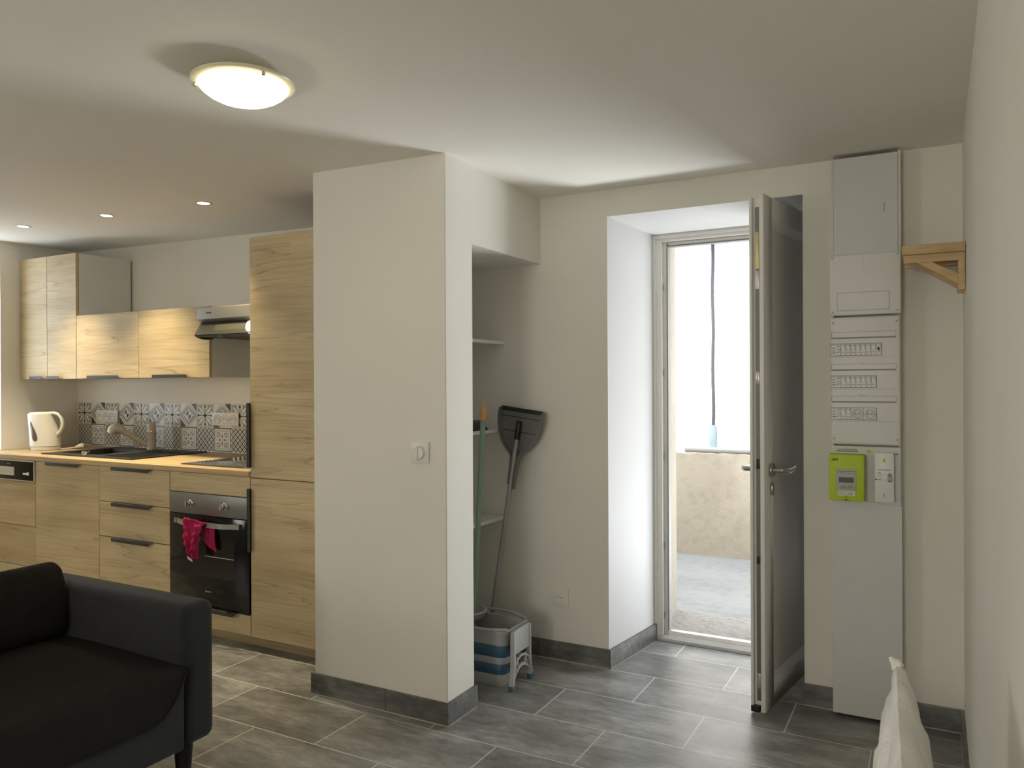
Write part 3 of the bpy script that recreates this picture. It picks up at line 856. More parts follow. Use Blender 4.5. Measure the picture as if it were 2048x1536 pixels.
# sockets on the splashback
def socket_well(par, c, r, axis='Y', s=-1, mt='white'):
    """recessed round socket with two pin holes and an earth pin"""
    m = MB(); m.use(M[mt])
    m.lathe([(r, 0), (r, s * .004), (r * .86, s * .005), (r * .80, s * .0015), (r * .78, s * .0007), (0, s * .0007)], c, axis, 28, cap0=False)
    w = m.build('socket_well', M[mt], par)
    q = MB()
    for dx in (-.36, .36): q.lathe([(r * .12, s * .0012), (r * .12, s * .0008), (0, s * .0014)], (c[0] + dx * r, c[1], c[2]), axis, 12)
    q.build('pin_hole', M['ink'], w)
    q = MB(); q.tube([(c[0], c[1], c[2] + r * .42), (c[0], c[1] + s * .007, c[2] + r * .42)], r * .09, 10)
    q.build('earth_pin', M['steel'], w)
    return w
def triple(x0, label):
    y1 = YS - .0026
    t = thing('triple_socket', label, 'socket', (x0 + .12, y1, 1.067), 'sockets on the splashback')
    B(x0, x0 + .238, y1 - .009, y1, 1.067, 1.151).build('cover_plate', M['white'], t, bevel=.003)
    for k in range(3): socket_well(t, (x0 + .119 + (k - 1) * .070, y1 - .009, 1.109), .031)
triple(-5.246, 'white triple wall socket on the patterned splashback above the kettle side of the sink')
triple(-4.060, 'white triple wall socket on the patterned splashback nearest the hob')

# sink
t = thing('kitchen_sink', 'black granite inset sink with bowl left and drainer right', 'sink', (-4.51, 3.15, ZW))
rim = MB(); r0, r1 = ZW + .0005, ZW + .008
OX0, OX1, OY0, OY1 = -4.955, -4.075, 2.885, 3.42
rim.box(OX0, SX0 + .004, OY0, OY1, r0, r1); rim.box(SX1 - .004, -4.40, OY0, OY1, r0, r1); rim.box(SX0 + .004, SX1 - .004, OY0, SY0 + .004, r0, r1); rim.box(SX0 + .004, SX1 - .004, SY1 - .004, OY1, r0, r1)
rim.box(-4.40, OX1, OY0, OY0 + .035, r0, r1); rim.box(-4.40, OX1, OY1 - .09, OY1, r0, r1); rim.box(OX1 - .03, OX1, OY0 + .035, OY1 - .09, r0, r1)
rim.box(-4.40, OX1 - .03, OY0 + .035, OY1 - .09, r0, r1 - .004)
for k in range(7): rim.box(-4.36 + k * .036, -4.348 + k * .036, OY0 + .05, OY1 - .11, r1 - .0045, r1 - .0015)
rim.build('rim', M['granite'], t, smooth=False)
bo = MB(); e = .004; zb = 0.72
top = [(SX0 + e, SY0 + e), (SX1 - e, SY0 + e), (SX1 - e, SY1 - e), (SX0 + e, SY1 - e)]
bot = [(SX0 + .03, SY0 + .03), (SX1 - .03, SY0 + .03), (SX1 - .03, SY1 - .03), (SX0 + .03, SY1 - .03)]
bo.add([(x, y, r1 - .001) for x, y in top] + [(x, y, zb) for x, y in bot], [(0, 1, 5, 4), (1, 2, 6, 5), (2, 3, 7, 6), (3, 0, 4, 7), (4, 5, 6, 7)])
bo.build('bowl', M['granite'], t, smooth=False)
k = MB(); k.lathe([(0.020, 0), (0.020, .012), (0.024, .013), (0.024, .020), (0.020, .023), (0, .023)], (-4.56, 2.925, r1), 'Z', 24)
k.build('drain_knob', M['chrome'], t)

# faucet
FX, FYY = -4.536, 3.362
t = thing('kitchen_faucet', 'beige single-lever faucet behind the black sink', 'faucet', (FX, FYY, r1))
k = MB(); k.lathe([(0.031, 0), (0.031, .006), (0.027, .012), (0.0265, .118), (0.028, .120), (0.028, .124), (0.0265, .126), (0.026, .165), (0.022, .172), (0, .173)], (FX, FYY, r1), 'Z', 28)
k.build('body', M['faucet'], t)
k = MB(); k.lathe([(0.0285, .1195), (0.0285, .1235)], (FX, FYY, r1), 'Z', 28)
k.build('chrome_ring', M['chrome'], t)
k = MB(); k.tube([(FX, FYY, r1 + .02), (FX - .035, FYY - .035, r1 + .045), (FX - .085, FYY - .085, r1 + .092), (FX - .118, FYY - .118, r1 + .122)], [.020, .019, .018, .019], 18)
sp = k.build('spout', M['faucet'], t)
k = MB(); k.tube([(FX - .112, FYY - .112, r1 + .118), (FX - .130, FYY - .130, r1 + .136), (FX - .150, FYY - .150, r1 + .146), (FX - .163, FYY - .163, r1 + .132), (FX - .168, FYY - .168, r1 + .112)], [.020, .029, .034, .033, .028], 20)
k.build('spray_head', M['faucet'], sp)
k = MB(); k.obox((FX - .05, FYY - .004, r1 + .176), (-.075, -.03, .006), (-.008, .02, 0), (0, 0, .006))
k.obox((FX - .052, FYY - .008, r1 + .168), (.060, .02, .004), (-.008, .02, 0), (0, 0, .010))
k.build('lever', M['faucet'], t, bevel=.002)

# hob
t = thing('cooktop', 'black glass cooktop set in the right end of the worktop', 'cooktop', (-3.32, 3.12, ZW))
B(-3.612, -3.030, 2.855, 3.375, ZW + .0005, ZW + .006).build('glass', M['hob'], t, bevel=.001)
for x, y, r in ((-3.47, 2.98, .09), (-3.18, 2.98, .07), (-3.47, 3.24, .07), (-3.18, 3.24, .09)):
    k = MB(); k.lathe([(r, 0), (r + .0015, .0002), (r - .0015, .0002)], (x, y, ZW + .006), 'Z', 40, closed=True)
    k.build('zone_ring', M['seam'], t)

# kettle: seen side on, built along the direction of its handle
KX, KYY = -5.245, 3.085
ex = Vector((0.878, 0.478, 0)); ey = Vector((-0.478, 0.878, 0))
t = thing('electric_kettle', 'white plastic kettle with smoked gauge on the worktop', 'kettle', (KX, KYY, ZW + .001))
PXM = 0.00337
def KP(px, d, py): return Vector((KX, KYY, 0)) + ex * ((px - 95) * PXM) + ey * d + Vector((0, 0, ZW + .001 + (901 - py) * PXM))
rings = []
for py, l, r, dd in ((893, 67, 122, .072), (885, 66.6, 121.5, .073), (872, 66, 120, .073), (860, 65.2, 117, .071), (850, 64.4, 113.5, .069), (840, 63.5, 110.5, .066), (833, 62.6, 109, .064), (829.5, 62, 108.5, .062)):
    rings.append([KP((l + r) / 2 + (r - l) / 2 * math.copysign(abs(math.cos(a)) ** .85, math.cos(a)), dd * math.copysign(abs(math.sin(a)) ** .85, math.sin(a)), py) for a in [2 * math.pi * q / 36 for q in range(36)]])
k = MB(); k.loft(rings); body = k.build('body', M['white'], t, ang=50)
k = MB(); k.loft([[KP(95 + s * 27.5 * math.cos(a), s * .072 * math.sin(a), py) for a in [2 * math.pi * q / 36 for q in range(36)]] for py, s in ((901, .97), (900, 1.0), (894.5, 1.0), (894, .97))])
k.build('base', M['white'], t, ang=50)
k = MB(); k.loft([[KP(86 + s * 23 * math.cos(a), s * .058 * math.sin(a), py) for a in [2 * math.pi * q / 30 for q in range(30)]] for py, s in ((829.5, 1.0), (827.5, .97), (826, .85), (825.5, .5))])
k.build('lid', M['white'], t, ang=50)
k = MB(); k.tube([KP(100, 0, 828.5), KP(112, 0, 828), KP(121, 0, 830.5), KP(127, 0, 838), KP(129, 0, 848), KP(127.5, 0, 858), KP(123, 0, 866), KP(117, 0, 871)], [.012, .0125, .0125, .012, .0115, .0115, .012, .013], 16, flat=(1.25, .95))
k.build('handle', M['white'], t)
def kr(px, py):
    """depth of the kettle's near side at a picture offset"""
    tab = [(893, 67, 122, .072), (872, 66, 120, .073), (850, 64.4, 113.5, .069), (833, 62.6, 109, .064)]
    for (a, b) in zip(tab, tab[1:]):
        if a[0] >= py >= b[0]:
            q = (a[0] - py) / (a[0] - b[0]); l, r, dd = [a[i] + (b[i] - a[i]) * q for i in (1, 2, 3)]
            c = max(-1, min(1, (px - (l + r) / 2) / ((r - l) / 2))); return -dd * math.sqrt(max(0, 1 - abs(c) ** 2.35)) ** .85
    return -.07
gp = [(75.5, 843), (78, 845), (82, 853), (87, 862), (91, 872), (92, 878), (90, 882), (86, 883), (81.5, 880), (79, 872), (77, 860), (75, 850)]
gc = Vector((83, 868))
k = MB(); gv = [KP(p, kr(p, q) - .0015, q) for p, q in gp]; gv2 = [KP(gc.x + (p - gc.x) * .5, kr(gc.x + (p - gc.x) * .5, gc.y + (q - gc.y) * .5) - .0022, gc.y + (q - gc.y) * .5) for p, q in gp]
n_ = len(gp); k.add(gv + gv2 + [KP(83, kr(83, 868) - .0025, 868)], [(i, (i + 1) % n_, n_ + (i + 1) % n_, n_ + i) for i in range(n_)] + [(n_ + i, n_ + (i + 1) % n_, 2 * n_) for i in range(n_)])
k.build('water_gauge', M['smoke'], body)
k = MB(); k.lathe([(.004, 0), (.004, .006), (0, .006)], KP(122.5, -.02, 876), 'Z', 10); k.build('switch', M['smoke'], t)
# kettle flex and plug
fl = MB(); fl.tube([KP(121, .02, 899), KP(127, .03, 899.5), KP(133, .04, 899), KP(139, .05, 898.5), KP(144, .06, 897.5)], .0035, 8)
cord = fl.build('power_cord', M['white'], t)
pg = MB(); pg.tube([KP(143, .058, 897.5), KP(149, .066, 896), KP(154, .072, 894.5), KP(158.5, .078, 893.5)], [.006, .011, .015, .017], 12)
plug = pg.build('plug', M['white'], cord)
pg = MB(); pg.tube([KP(158, .083, 895), KP(163.5, .09, 895)], .0023, 8); pg.tube([KP(158, .072, 892), KP(163.5, .079, 891.5)], .0023, 8)
pg.build('prong', M['steel'], plug)

# wall cabinets
UY = 3.057
def wallcab(name, label, x0, x1, z0, z1, doors, group='wood-effect wall cabinets'):
    t = thing(name, label, 'cabinet', ((x0 + x1) / 2, UY + .2, z0), group)
    B(x0 + .001, x1 - .001, UY + .021, 3.447, z0 + .001, z1 - .001).build('body', M['carcass'], t, label='white melamine sides')
    for a, b, h0, h1 in doors:
        d_ = B(a, b, UY, UY + .019, z0, z1).build('door', M['oak'], t, bevel=.0012, seg=1)
        edge_handle(d_, h0, h1, z0 - .001, y=UY, down=False)
    return t
wallcab('wall_cabinet', 'tall two-door wood-effect wall cabinet in the kitchen corner', -5.485, -4.860, 1.371, 2.183, [(-5.484, -5.178, -5.345, -5.200), (-5.175, -4.861, -5.155, -5.005)])
wallcab('wall_cabinet', 'low wood-effect wall cabinet beside the tall corner one, above the sink', -4.857, -4.241, 1.371, 1.776, [(-4.857, -4.241, -4.720, -4.392)])
wallcab('wall_cabinet', 'low wood-effect wall cabinet partly hidden by the cooker hood', -4.238, -3.622, 1.371, 1.776, [(-4.238, -3.622, -4.092, -3.772)])

# cooker hood
t = thing('cooker_hood', 'grey cooker hood with slanted visor above the cooktop', 'cooker hood', (-3.305, 3.2, 1.58))
HX0, HX1 = -3.598, -3.008
k = MB(); k.prism([(2.955, 1.690), (2.955, 1.752), (2.962, 1.757), (3.447, 1.757), (3.447, 1.672), (2.985, 1.672)], 'X', HX0, HX1)
k.build('body', M['hoodgrey'], t, bevel=.002)
k = MB()
for i in range(4): k.box(-3.525 + i * .011, -3.517 + i * .011, 2.9542, 2.9552, 1.719, 1.727)
k.build('lettering', M['ink'], t)
k = MB(); k.prism([(2.978, 1.672), (2.936, 1.603), (2.936, 1.598), (2.955, 1.588), (2.985, 1.581), (3.015, 1.580), (3.05, 1.586), (3.075, 1.598), (3.075, 1.672)], 'X', HX0 + .002, HX0 + .016)
k.build('end_cheek', M['black'], t, bevel=.001)
k = MB(); k.prism([(2.978, 1.672), (2.936, 1.603), (2.936, 1.598), (2.955, 1.588), (2.985, 1.581), (3.015, 1.580), (3.05, 1.586), (3.075, 1.598), (3.075, 1.672)], 'X', HX1 - .016, HX1 - .002)
k.build('end_cheek', M['black'], t, bevel=.001)
vp = lambda q, o: (2.978 + (2.936 - 2.978) * q - .857 * o * 0 - o, 1.672 + (1.603 - 1.672) * q)
k = MB()
a, b = vp(0, 0), vp(1, 0)
k.add([(HX0 + .016, a[0], a[1]), (HX1 - .016, a[0], a[1]), (HX1 - .016, b[0], b[1]), (HX0 + .016, b[0], b[1]),
       (HX0 + .016, a[0] + .006, a[1]), (HX1 - .016, a[0] + .006, a[1]), (HX1 - .016, b[0] + .006, b[1] - .002), (HX0 + .016, b[0] + .006, b[1] - .002)],
      [(0, 1, 2, 3), (7, 6, 5, 4), (0, 4, 5, 1), (3, 2, 6, 7), (0, 3, 7, 4), (1, 5, 6, 2)])
visor = k.build('visor', M['hoodvisor'], t, smooth=False)
k = MB()
for i in range(27):
    x = HX0 + .14 + i * .0165
    if x > HX1 - .03: break
    a, b = vp(.10, .0008), vp(.62, .0008); k.poly([(x, a[0], a[1]), (x + .0022, a[0], a[1]), (x + .0022, b[0], b[1]), (x, b[0], b[1])])
for j in range(6):
    q = .10 + j * .104; a, b = vp(q, .0009), vp(q + .028, .0009)
    k.poly([(HX0 + .14, a[0], a[1]), (HX1 - .03, a[0], a[1]), (HX1 - .03, b[0], b[1]), (HX0 + .14, b[0], b[1])])
k.build('filter_grid', M['mesh'], visor, smooth=False, weld=False)
B(HX0 + .016, HX1 - .016, 2.942, 3.44, 1.592, 1.600).build('underside', M['hoodvisor'], t)
B(HX0 + .19, HX0 + .23, 2.934, 2.945, 1.584, 1.594).build('slider', M['black'], t)
k = MB(); k.lathe([(.034, .0), (.034, -.006), (.026, -.012), (0, -.014)], (-3.178, 2.953, 1.632), 'Y', 24)
k.build('hood_bulb', M['hoodlamp'], t)
hl = bpy.data.lights.new('hood_bulb_light', 'POINT'); hl.energy = .12; hl.color = (1, .9, .7); hl.shadow_soft_size = .02
ho = bpy.data.objects.new('hood_bulb_light', hl); COL.objects.link(ho); ho.parent = t; ho.location = Vector((-3.165, 2.915, 1.57)) - t.location

# ================================================================== CEILING LIGHTS
def downlight(x, y, label):
    z = zceil(x)
    t = thing('downlight', label, 'downlight', (x, y, z - .004), 'recessed kitchen downlights')
    k = MB(); k.lathe([(.030, -.0005), (.043, -.0005), (.044, -.003), (.040, -.005), (.031, -.004), (.029, -.0015)], (x, y, z), 'Z', 32, closed=True)
    k.build('trim_ring', M['white'], t)
    k = MB(); k.lathe([(.029, -.001), (.026, -.0022), (0, -.0026)], (x, y, z), 'Z', 28)
    k.build('lens', M['led'], t)
    l = bpy.data.lights.new('downlight_beam', 'SPOT'); l.energy = 76; l.color = (1.0, .82, .50); l.spot_size = math.radians(86); l.spot_blend = .9; l.shadow_soft_size = .028
    o = bpy.data.objects.new('downlight_beam', l); COL.objects.link(o); o.parent = t; o.location = (0, 0, -.012)
downlight(-4.79, 2.69, 'round recessed downlight farthest left, in front of the tall corner wall cabinet')
downlight(-4.02, 2.705, 'round recessed downlight between the other two, above the drawers')
downlight(-3.265, 2.725, 'round recessed downlight nearest the pillar, in front of the oven')

lx, ly, lz = -1.737, 1.592, 2.113
t = thing('ceiling_lamp', 'round glowing frosted glass ceiling lamp with pale rim', 'lamp', (lx, ly, lz))
k = MB(); k.lathe([(.055, .112), (.055, .086), (0, .086)], (lx, ly, lz), 'Z', 40); k.build('mount', M['white'], t)
k = MB(); k.lathe([(.116, .068), (.141, .073), (.144, .077), (.1425, .082), (.122, .085), (0, .086), (0, .078), (.116, .076)], (lx, ly, lz), 'Z', 56); k.build('rim', M['lamprim'], t)
k = MB(); k.lathe([(.127, .074), (.125, .067), (.115, .055), (.099, .043), (.079, .033), (.055, .026), (.028, .0225), (0, .021)], (lx, ly, lz), 'Z', 56, cap0=False)
gl = k.build('glass_dome', M['lampglass'], t, ang=80)
for a in (100, 220, 340):
    an = math.radians(a); k = MB(); c = Vector((lx + .133 * math.cos(an), ly + .133 * math.sin(an), lz + .071))
    k.lathe([(.004, 0), (.006, -.003), (.006, -.008), (.003, -.010), (0, -.010)], c, 'Z', 12); k.build('clip', M['chrome'], t)

# ================================================================== SOFA
t = thing('sofa', 'dark charcoal fabric sofa with low square arm in the left foreground', 'sofa', (-2.56, 1.1, 0))
AX, AY0, AY1 = -2.146, 1.711, 1.835
def rounded(mb, name, mat, par, bv, seg=4, **k): return mb.build(name, M[mat], par, bevel=bv, seg=seg, **k)
rounded(B(-2.99, AX, AY0, AY1, .14, .606), 'armrest', 'sofa', t, .035, 5)
rounded(B(-2.99, AX, .36, .485, .14, .606), 'armrest', 'sofa', t, .035, 5)
rounded(B(-3.01, -2.88, .486, AY0 - .001, .14, .60), 'backrest', 'sofa', t, .03, 4)
rounded(B(-2.88, AX - .001, .486, AY0 - .001, .14, .395), 'seat_frame', 'sofa', t, .012, 3)
# seat cover: top plus front flap with a sagging hem
hem = [(0, 1.708, .402), (.06, 1.690, .359), (.12, 1.668, .319), (.2, 1.621, .275), (.3, 1.56, .262), (.42, 1.492, .261), (1, .49, .258)]
def cover(u, v):
    h = lerp_curve(hem, v); y, hz = h
    top = .412 + .012 * math.sin(math.pi * min(1, max(0, (y - .49) / 1.22))) ** .5
    sag = .006 * math.sin(y * 9 + u * 3) * math.sin(math.pi * min(1, u / .7))
    if u < .66:
        q = u / .66; x = -2.875 + (.735 - .030) * q; z = top + sag + .010 * math.sin(math.pi * q)
    elif u < .78:
        q = (u - .66) / .12; a = q * math.pi / 2; x = -2.170 + .032 * math.sin(a); z = top - .032 * (1 - math.cos(a)) * min(1, (top - hz) / .05)
    else:
        q = (u - .78) / .22; z0 = top - .032 * min(1, (top - hz) / .05); x = -2.138 ; z = z0 + (hz - z0) * q
    return (x, y, z)
k = MB(); k.grid(cover, 60, 60, thick=(-.004, 0, -.004)); cv = k.build('seat_cover', M['sofacover'], t, ang=70, label='blackish seat cover draped over the front edge')
k = MB(); k.tube([(-2.1365, *lerp_curve(hem, i / 60)) for i in range(61)], .0028, 8); k.build('piping', M['piping'], cv)
for y0, y1 in ((1.095, 1.700), (.492, 1.088)):
    k = MB(); k.prism([(-2.90, .425), (-2.765, .425), (-2.745, .47), (-2.760, .62), (-2.785, .672), (-2.83, .690), (-2.88, .675), (-2.90, .62)], 'Y', y0, y1)
    cu = k.build('back_cushion', M['sofacover'], t, bevel=.022, seg=4)
    k = MB(); k.tube([(-2.781, y1 - .012, .45), (-2.778, y1 - .008, .60), (-2.80, y1 - .010, .668)], .003, 8); k.build('piping', M['piping'], cu)
for x, y in ((-2.24, 1.775), (-2.24, .42), (-2.92, 1.775), (-2.92, .42)):
    k = MB(); k.lathe([(.022, 0), (.034, .145), (0, .145)], (x, y, 0), 'Z', 20); k.build('leg', M['legdark'], t)

# ================================================================== WHITE CLOTH ON A CHAIR BACK
t = thing('chair', 'wooden chair hidden under the white cloth close to the right wall', 'chair', (-.24, 1.07, 0))
for x in (-.43, -.07):
    for y in (.89, 1.24):
        k = MB(); k.tube([(x, y, 0), (x, y, .44)], [.014, .018], 12); k.build('leg', M['cushionwood'], t)
rounded(B(-.45, -.045, .87, 1.26, .44, .47), 'seat', 'cushionwood', t, .008, 2)
k = MB(); k.box(-.062, -.032, .88, .915, .47, .84); k.box(-.062, -.032, 1.20, 1.235, .47, .80); k.box(-.060, -.034, .88, 1.235, .72, .80)
k.build('backrest', M['cushionwood'], t, bevel=.004)
Lp = [(0, -.052, .9115), (.03, -.057, .897), (.10, -.060, .875), (.20, -.067, .848), (.35, -.074, .809), (.5, -.078, .771), (.65, -.081, .735), (1, -.088, .55)]
Rp = [(0, -.052, .9115), (.03, -.041, .906), (.08, -.035, .891), (.20, -.024, .856), (.35, -.016, .814), (.5, -.012, .778), (.65, -.010, .755), (1, -.004, .55)]
def fin(side):
    def f(u, v):
        x, z = lerp_curve(Lp if side < 0 else Rp, v)
        y = 1.28 - .44 * u
        mid = -.047; dx = .026 * u
        drop = .018 * math.sin(u * math.pi) * (1 - v)
        k1 = min(1, v * 3)
        x = mid + (x - mid) * (1 + .12 * math.sin(math.pi * u)) + (.0035 * math.sin(z * 95 + u * 6) + .002 * math.sin(z * 210 + u * 11)) * k1 * (1 if side < 0 else .25)
        if side > 0: x += .006 * math.exp(-((z - .80 + u * .25) / .018) ** 2) * k1
        x += dx
        return (x, y + .010 * v * math.cos(u * math.pi), z - drop)
    return f
k = MB(); k.grid(fin(-1), 26, 60); k.grid(fin(1), 26, 60)
# far end of the drape
def endcap(u, v):
    a, b = fin(-1)(0, v), fin(1)(0, v)
    q = u; return (a[0] + (b[0] - a[0]) * q, a[1] + .018 * math.sin(math.pi * q) * v, a[2] + (b[2] - a[2]) * q)
k.grid(endcap, 10, 60)
def nearcap(u, v):
    a, b = fin(-1)(1, v), fin(1)(1, v); return tuple(a[i] + (b[i] - a[i]) * u for i in range(3))
k.grid(nearcap, 10, 60)
cl = k.build('draped_cloth', M['cloth'], ang=85); tag(cl, 'crinkled white quilted cloth rising to a pointed corner, draped over a chair back', 'cloth')
k = MB(); k.tube([(-.049, 1.281, .905), (-.054, 1.285, .912), (-.060, 1.286, .917), (-.062, 1.286, .918)], [.010, .007, .003, .0006], 10); k.build('cloth_tip', M['cloth'], cl)
k = MB(); k.tube([Vector(fin(-1)(i / 20, .02)) + Vector((.006, 0, .002)) for i in range(21)], .0025, 8); k.build('seam', M['cloth'], cl)

# ================================================================== SWITCH AND SOCKET ON THE WALLS
t = thing('dimmer_switch', 'white square switch with a round rotary knob on the pillar', 'switch', (-1.788, 2.52, 1.013))
B(-1.831, -1.746, 2.5185, 2.5275, 1.014, 1.099).build('cover_plate', M['white'], t, bevel=.002)
k = MB(); k.lathe([(.027, 0), (.027, -.006), (.025, -.010), (0, -.0102)], (-1.790, 2.5185, 1.057), 'Y', 32); kb = k.build('knob', M['white'], t)
B(-1.7915, -1.7890, 2.5078, 2.5085, 1.033, 1.081).build('pointer', M['seam'], kb)

t = thing('wall_socket', 'white single wall socket low on the wall left of the doorway', 'socket', (-1.583, BY - .005, .257))
B(-1.627, -1.540, BY - .010, BY - .0005, .257, .343).build('cover_plate', M['wall'], t, bevel=.002)
socket_well(t, (-1.584, BY - .010, .300), .024, mt='wall')

# ================================================================== ALCOVE
def shelf(z, label, cut):
    t = thing('alcove_shelf', label, 'shelf', (-2.08, 3.05, z - .016), 'white alcove shelves')
    B(-2.268, -1.886, 2.735, BY - .001, z - .016, z).build('board', M['white'], t)
    k = MB(); k.prism([(-2.26, z - .016), (-1.94, z - .016), (-1.955, z - .030), (-2.26, z - .030)], 'Y', BY - .014, BY - .001); k.build('cleat', M['white'], t)
shelf(1.537, 'top white shelf in the broom alcove', 0)
shelf(1.104, 'middle white shelf in the broom alcove, behind the dustpan', 0)
shelf(.670, 'lowest white shelf in the broom alcove, above the bucket', 0)
k = MB(); k.prism([(-2.10, 1.1045), (-1.892, 1.1045), (-1.905, 1.118), (-1.925, 1.140), (-1.945, 1.150), (-2.10, 1.150)], 'Y', 3.10, 3.24)
o = k.build('hand_dustpan', M['black'], bevel=.003); tag(o, 'black hand dustpan lying on the middle alcove shelf', 'dustpan')
t = thing('hand_brush', 'black hand brush lying on the lowest alcove shelf', 'brush', (-1.95, 2.98, .671))
B(-1.985, -1.93, 2.955, 2.99, .672, .698).build('head', M['black'], t, bevel=.004)
k = MB(); k.prism([(-1.932, .685), (-1.915, .676), (-1.892, .673), (-1.888, .712), (-1.915, .706), (-1.932, .697)], 'Y', 2.94, 3.0); k.build('bristles', M['black'], t, bevel=.002)

t = thing('mop', 'mop with green metal handle and orange wooden end standing in the bucket', 'mop', (-1.862, 3.02, .012))
bt, bb = Vector((-1.797, 3.035, 1.255)), Vector((-1.862, 3.02, .02))
P = lambda q: bb + (bt - bb) * q
k = MB(); k.tube([P(.04), P(.93)], .0125, 16); k.build('handle', M['broomgreen'], t)
k = MB(); k.tube([P(.925), P(.93), P(.958), P(.963), P(.972), P(.995), P(1.0)], [.0135, .014, .013, .011, .007, .0065, .004], 16); k.build('grip_end', M['woodtip'], t)
k = MB(); k.lathe([(.034, .014), (.040, .05), (.032, .11), (.018, .15), (.0, .155)], (-1.862, 3.02, 0), 'Z', 20); k.build('mop_head', M['cloth'], t)

# long-handled dustpan, upside down, leaning on the wall
t = thing('long_dustpan', 'long-handled grey dustpan leaning upside down against the wall by the alcove', 'dustpan', (-1.905, 3.25, 0))
hA, hB = Vector((-1.918, 3.250, .01)), Vector((-1.768, 3.318, 1.140))
dv = (hB - hA).normalized(); sd = Vector((dv.z, 0, -dv.x)).normalized(); nn = sd.cross(dv).normalized()
if nn.y > 0: nn = -nn
Q = lambda s, a, b: hA + dv * s + sd * a + nn * b
Ltot = (hB - hA).length
k = MB(); k.tube([Q(0, 0, .0), Q(Ltot - .07, 0, .0)], .0115, 14); k.build('handle_tube', M['tube'], t)
k = MB(); k.tube([Q(Ltot - .085, 0, 0), Q(Ltot, 0, .0)], [.013, .0135], 14); k.tube([Q(Ltot, 0, 0), Q(Ltot + .006, 0, 0)], [.0135, .008], 14); k.build('grip', M['black'], t)
# pan outline: neck below, widening to the straight lip on top
neck = Ltot - .305
outl = [(neck, .018), (neck + .08, .020), (neck + .135, .024), (neck + .15, .034), (neck + .17, .058), (neck + .20, .083), (neck + .24, .104), (neck + .285, .117), (neck + .33, .122), (neck + .365, .120)]
def rim_pts(ins, off, top): 
    pts = [(s, w - ins) for s, w in outl if w - ins > .002]
    pts[-1] = (pts[-1][0] - top, pts[-1][1])
    L_ = [Q(s, -w, off) for s, w in pts]; R_ = [Q(s, w, off) for s, w in reversed(pts)]
    return L_ + R_
body_in, body_out = rim_pts(.0, .004, 0), rim_pts(.0, -.022, 0)
k = MB()
inner = rim_pts(.010, .004, 0); floor_ = rim_pts(.014, -.015, 0)
nP = len(body_in)
def bridge(a, b): k.add(list(a) + list(b), [(i, i + 1, nP + i + 1, nP + i) for i in range(nP - 1)])
bridge(body_out, body_in); bridge(body_in, inner); bridge(inner, floor_)
k.add(floor_, [tuple(range(nP))]); k.add(list(body_out), [tuple(range(nP - 1, -1, -1))])
pan = k.build('pan', M['pan'], t, ang=50)
k = MB()
for s0, s1 in ((neck + .352, neck + .372),): k.obox(Q(s0, -.112, -.016), sd * .224, nn * .006, dv * (s1 - s0))
k.build('lip', M['pandark'], pan)
k = MB()
for s0, wd in ((neck + .325, .105), (neck + .255, .090)): k.obox(Q(s0, -wd, -.0148), sd * 2 * wd, nn * .001, dv * .004)
k.build('groove', M['pandark'], pan)
k = MB(); k.obox(Q(neck - .02, .0135, -.012), sd * .010, nn * .018, dv * .10); k.build('clip', M['pan'], pan, bevel=.003)

# folding bucket
t = thing('mop_bucket', 'grey and blue striped folding mop bucket on the alcove floor', 'bucket', (-1.80, 3.03, 0))
def rrect(x0, x1, y0, y1, z, r, n=5):
    pts = []
    for cx, cy, a0 in ((x1 - r, y1 - r, 0), (x0 + r, y1 - r, 90), (x0 + r, y0 + r, 180), (x1 - r, y0 + r, 270)):
        for i in range(n + 1):
            a = math.radians(a0 + 90 * i / n); pts.append((cx + r * math.cos(a), cy + r * math.sin(a), z))
    return pts
def bk(z, g=0):
    q = z / .26
    return rrect(-2.03 - .02 * q - g, -1.665 + .03 * q + g, 2.960 - .022 * q - g, 3.115 + .022 * q + g, z, .035)
def band(name, z0, z1, mat, bulge):
    k = MB(); k.loft([bk(z0 + (z1 - z0) * i / 4, bulge * math.sin(math.pi * i / 4)) for i in range(5)], cap=False); return k.build(name, M[mat], t, ang=60)
band('lower_band', .0, .050, 'bucketgrey', .001); band('blue_band', .050, .098, 'bucketblue', .004); band('middle_band', .098, .128, 'bucketgrey', .001)
band('blue_band', .128, .182, 'bucketblue', .004)
k = MB(); k.loft([bk(.182), bk(.20, .001), bk(.236, .002), bk(.240, .012), bk(.252, .013), bk(.256, .006), bk(.254, -.004), bk(.19, -.006)], cap=False); k.build('rim', M['bucketgrey'], t, ang=50)
k = MB(); k.loft([bk(.19, -.0055), bk(.06, -.006), bk(.012, -.006)], cap=False); k.add(bk(.012, -.006), [tuple(range(24))]); k.build('inner_wall', M['bucketblue'], t, ang=60)
k = MB(); k.add(bk(.001), [tuple(range(24))]); k.build('bottom', M['bucketgrey'], t)
# carry handles lying on the rim
k = MB(); k.tube([(-1.64, 3.128, .262), (-1.70, 3.155, .268), (-1.80, 3.162, .270), (-1.90, 3.155, .268)], .006, 10); k.build('carry_handle', M['bucketgrey'], t)
k = MB(); k.tube([(-1.63, 2.938, .262), (-1.70, 2.918, .258), (-1.82, 2.912, .256), (-1.95, 2.918, .258)], .006, 10); k.build('carry_handle', M['bucketgrey'], t)
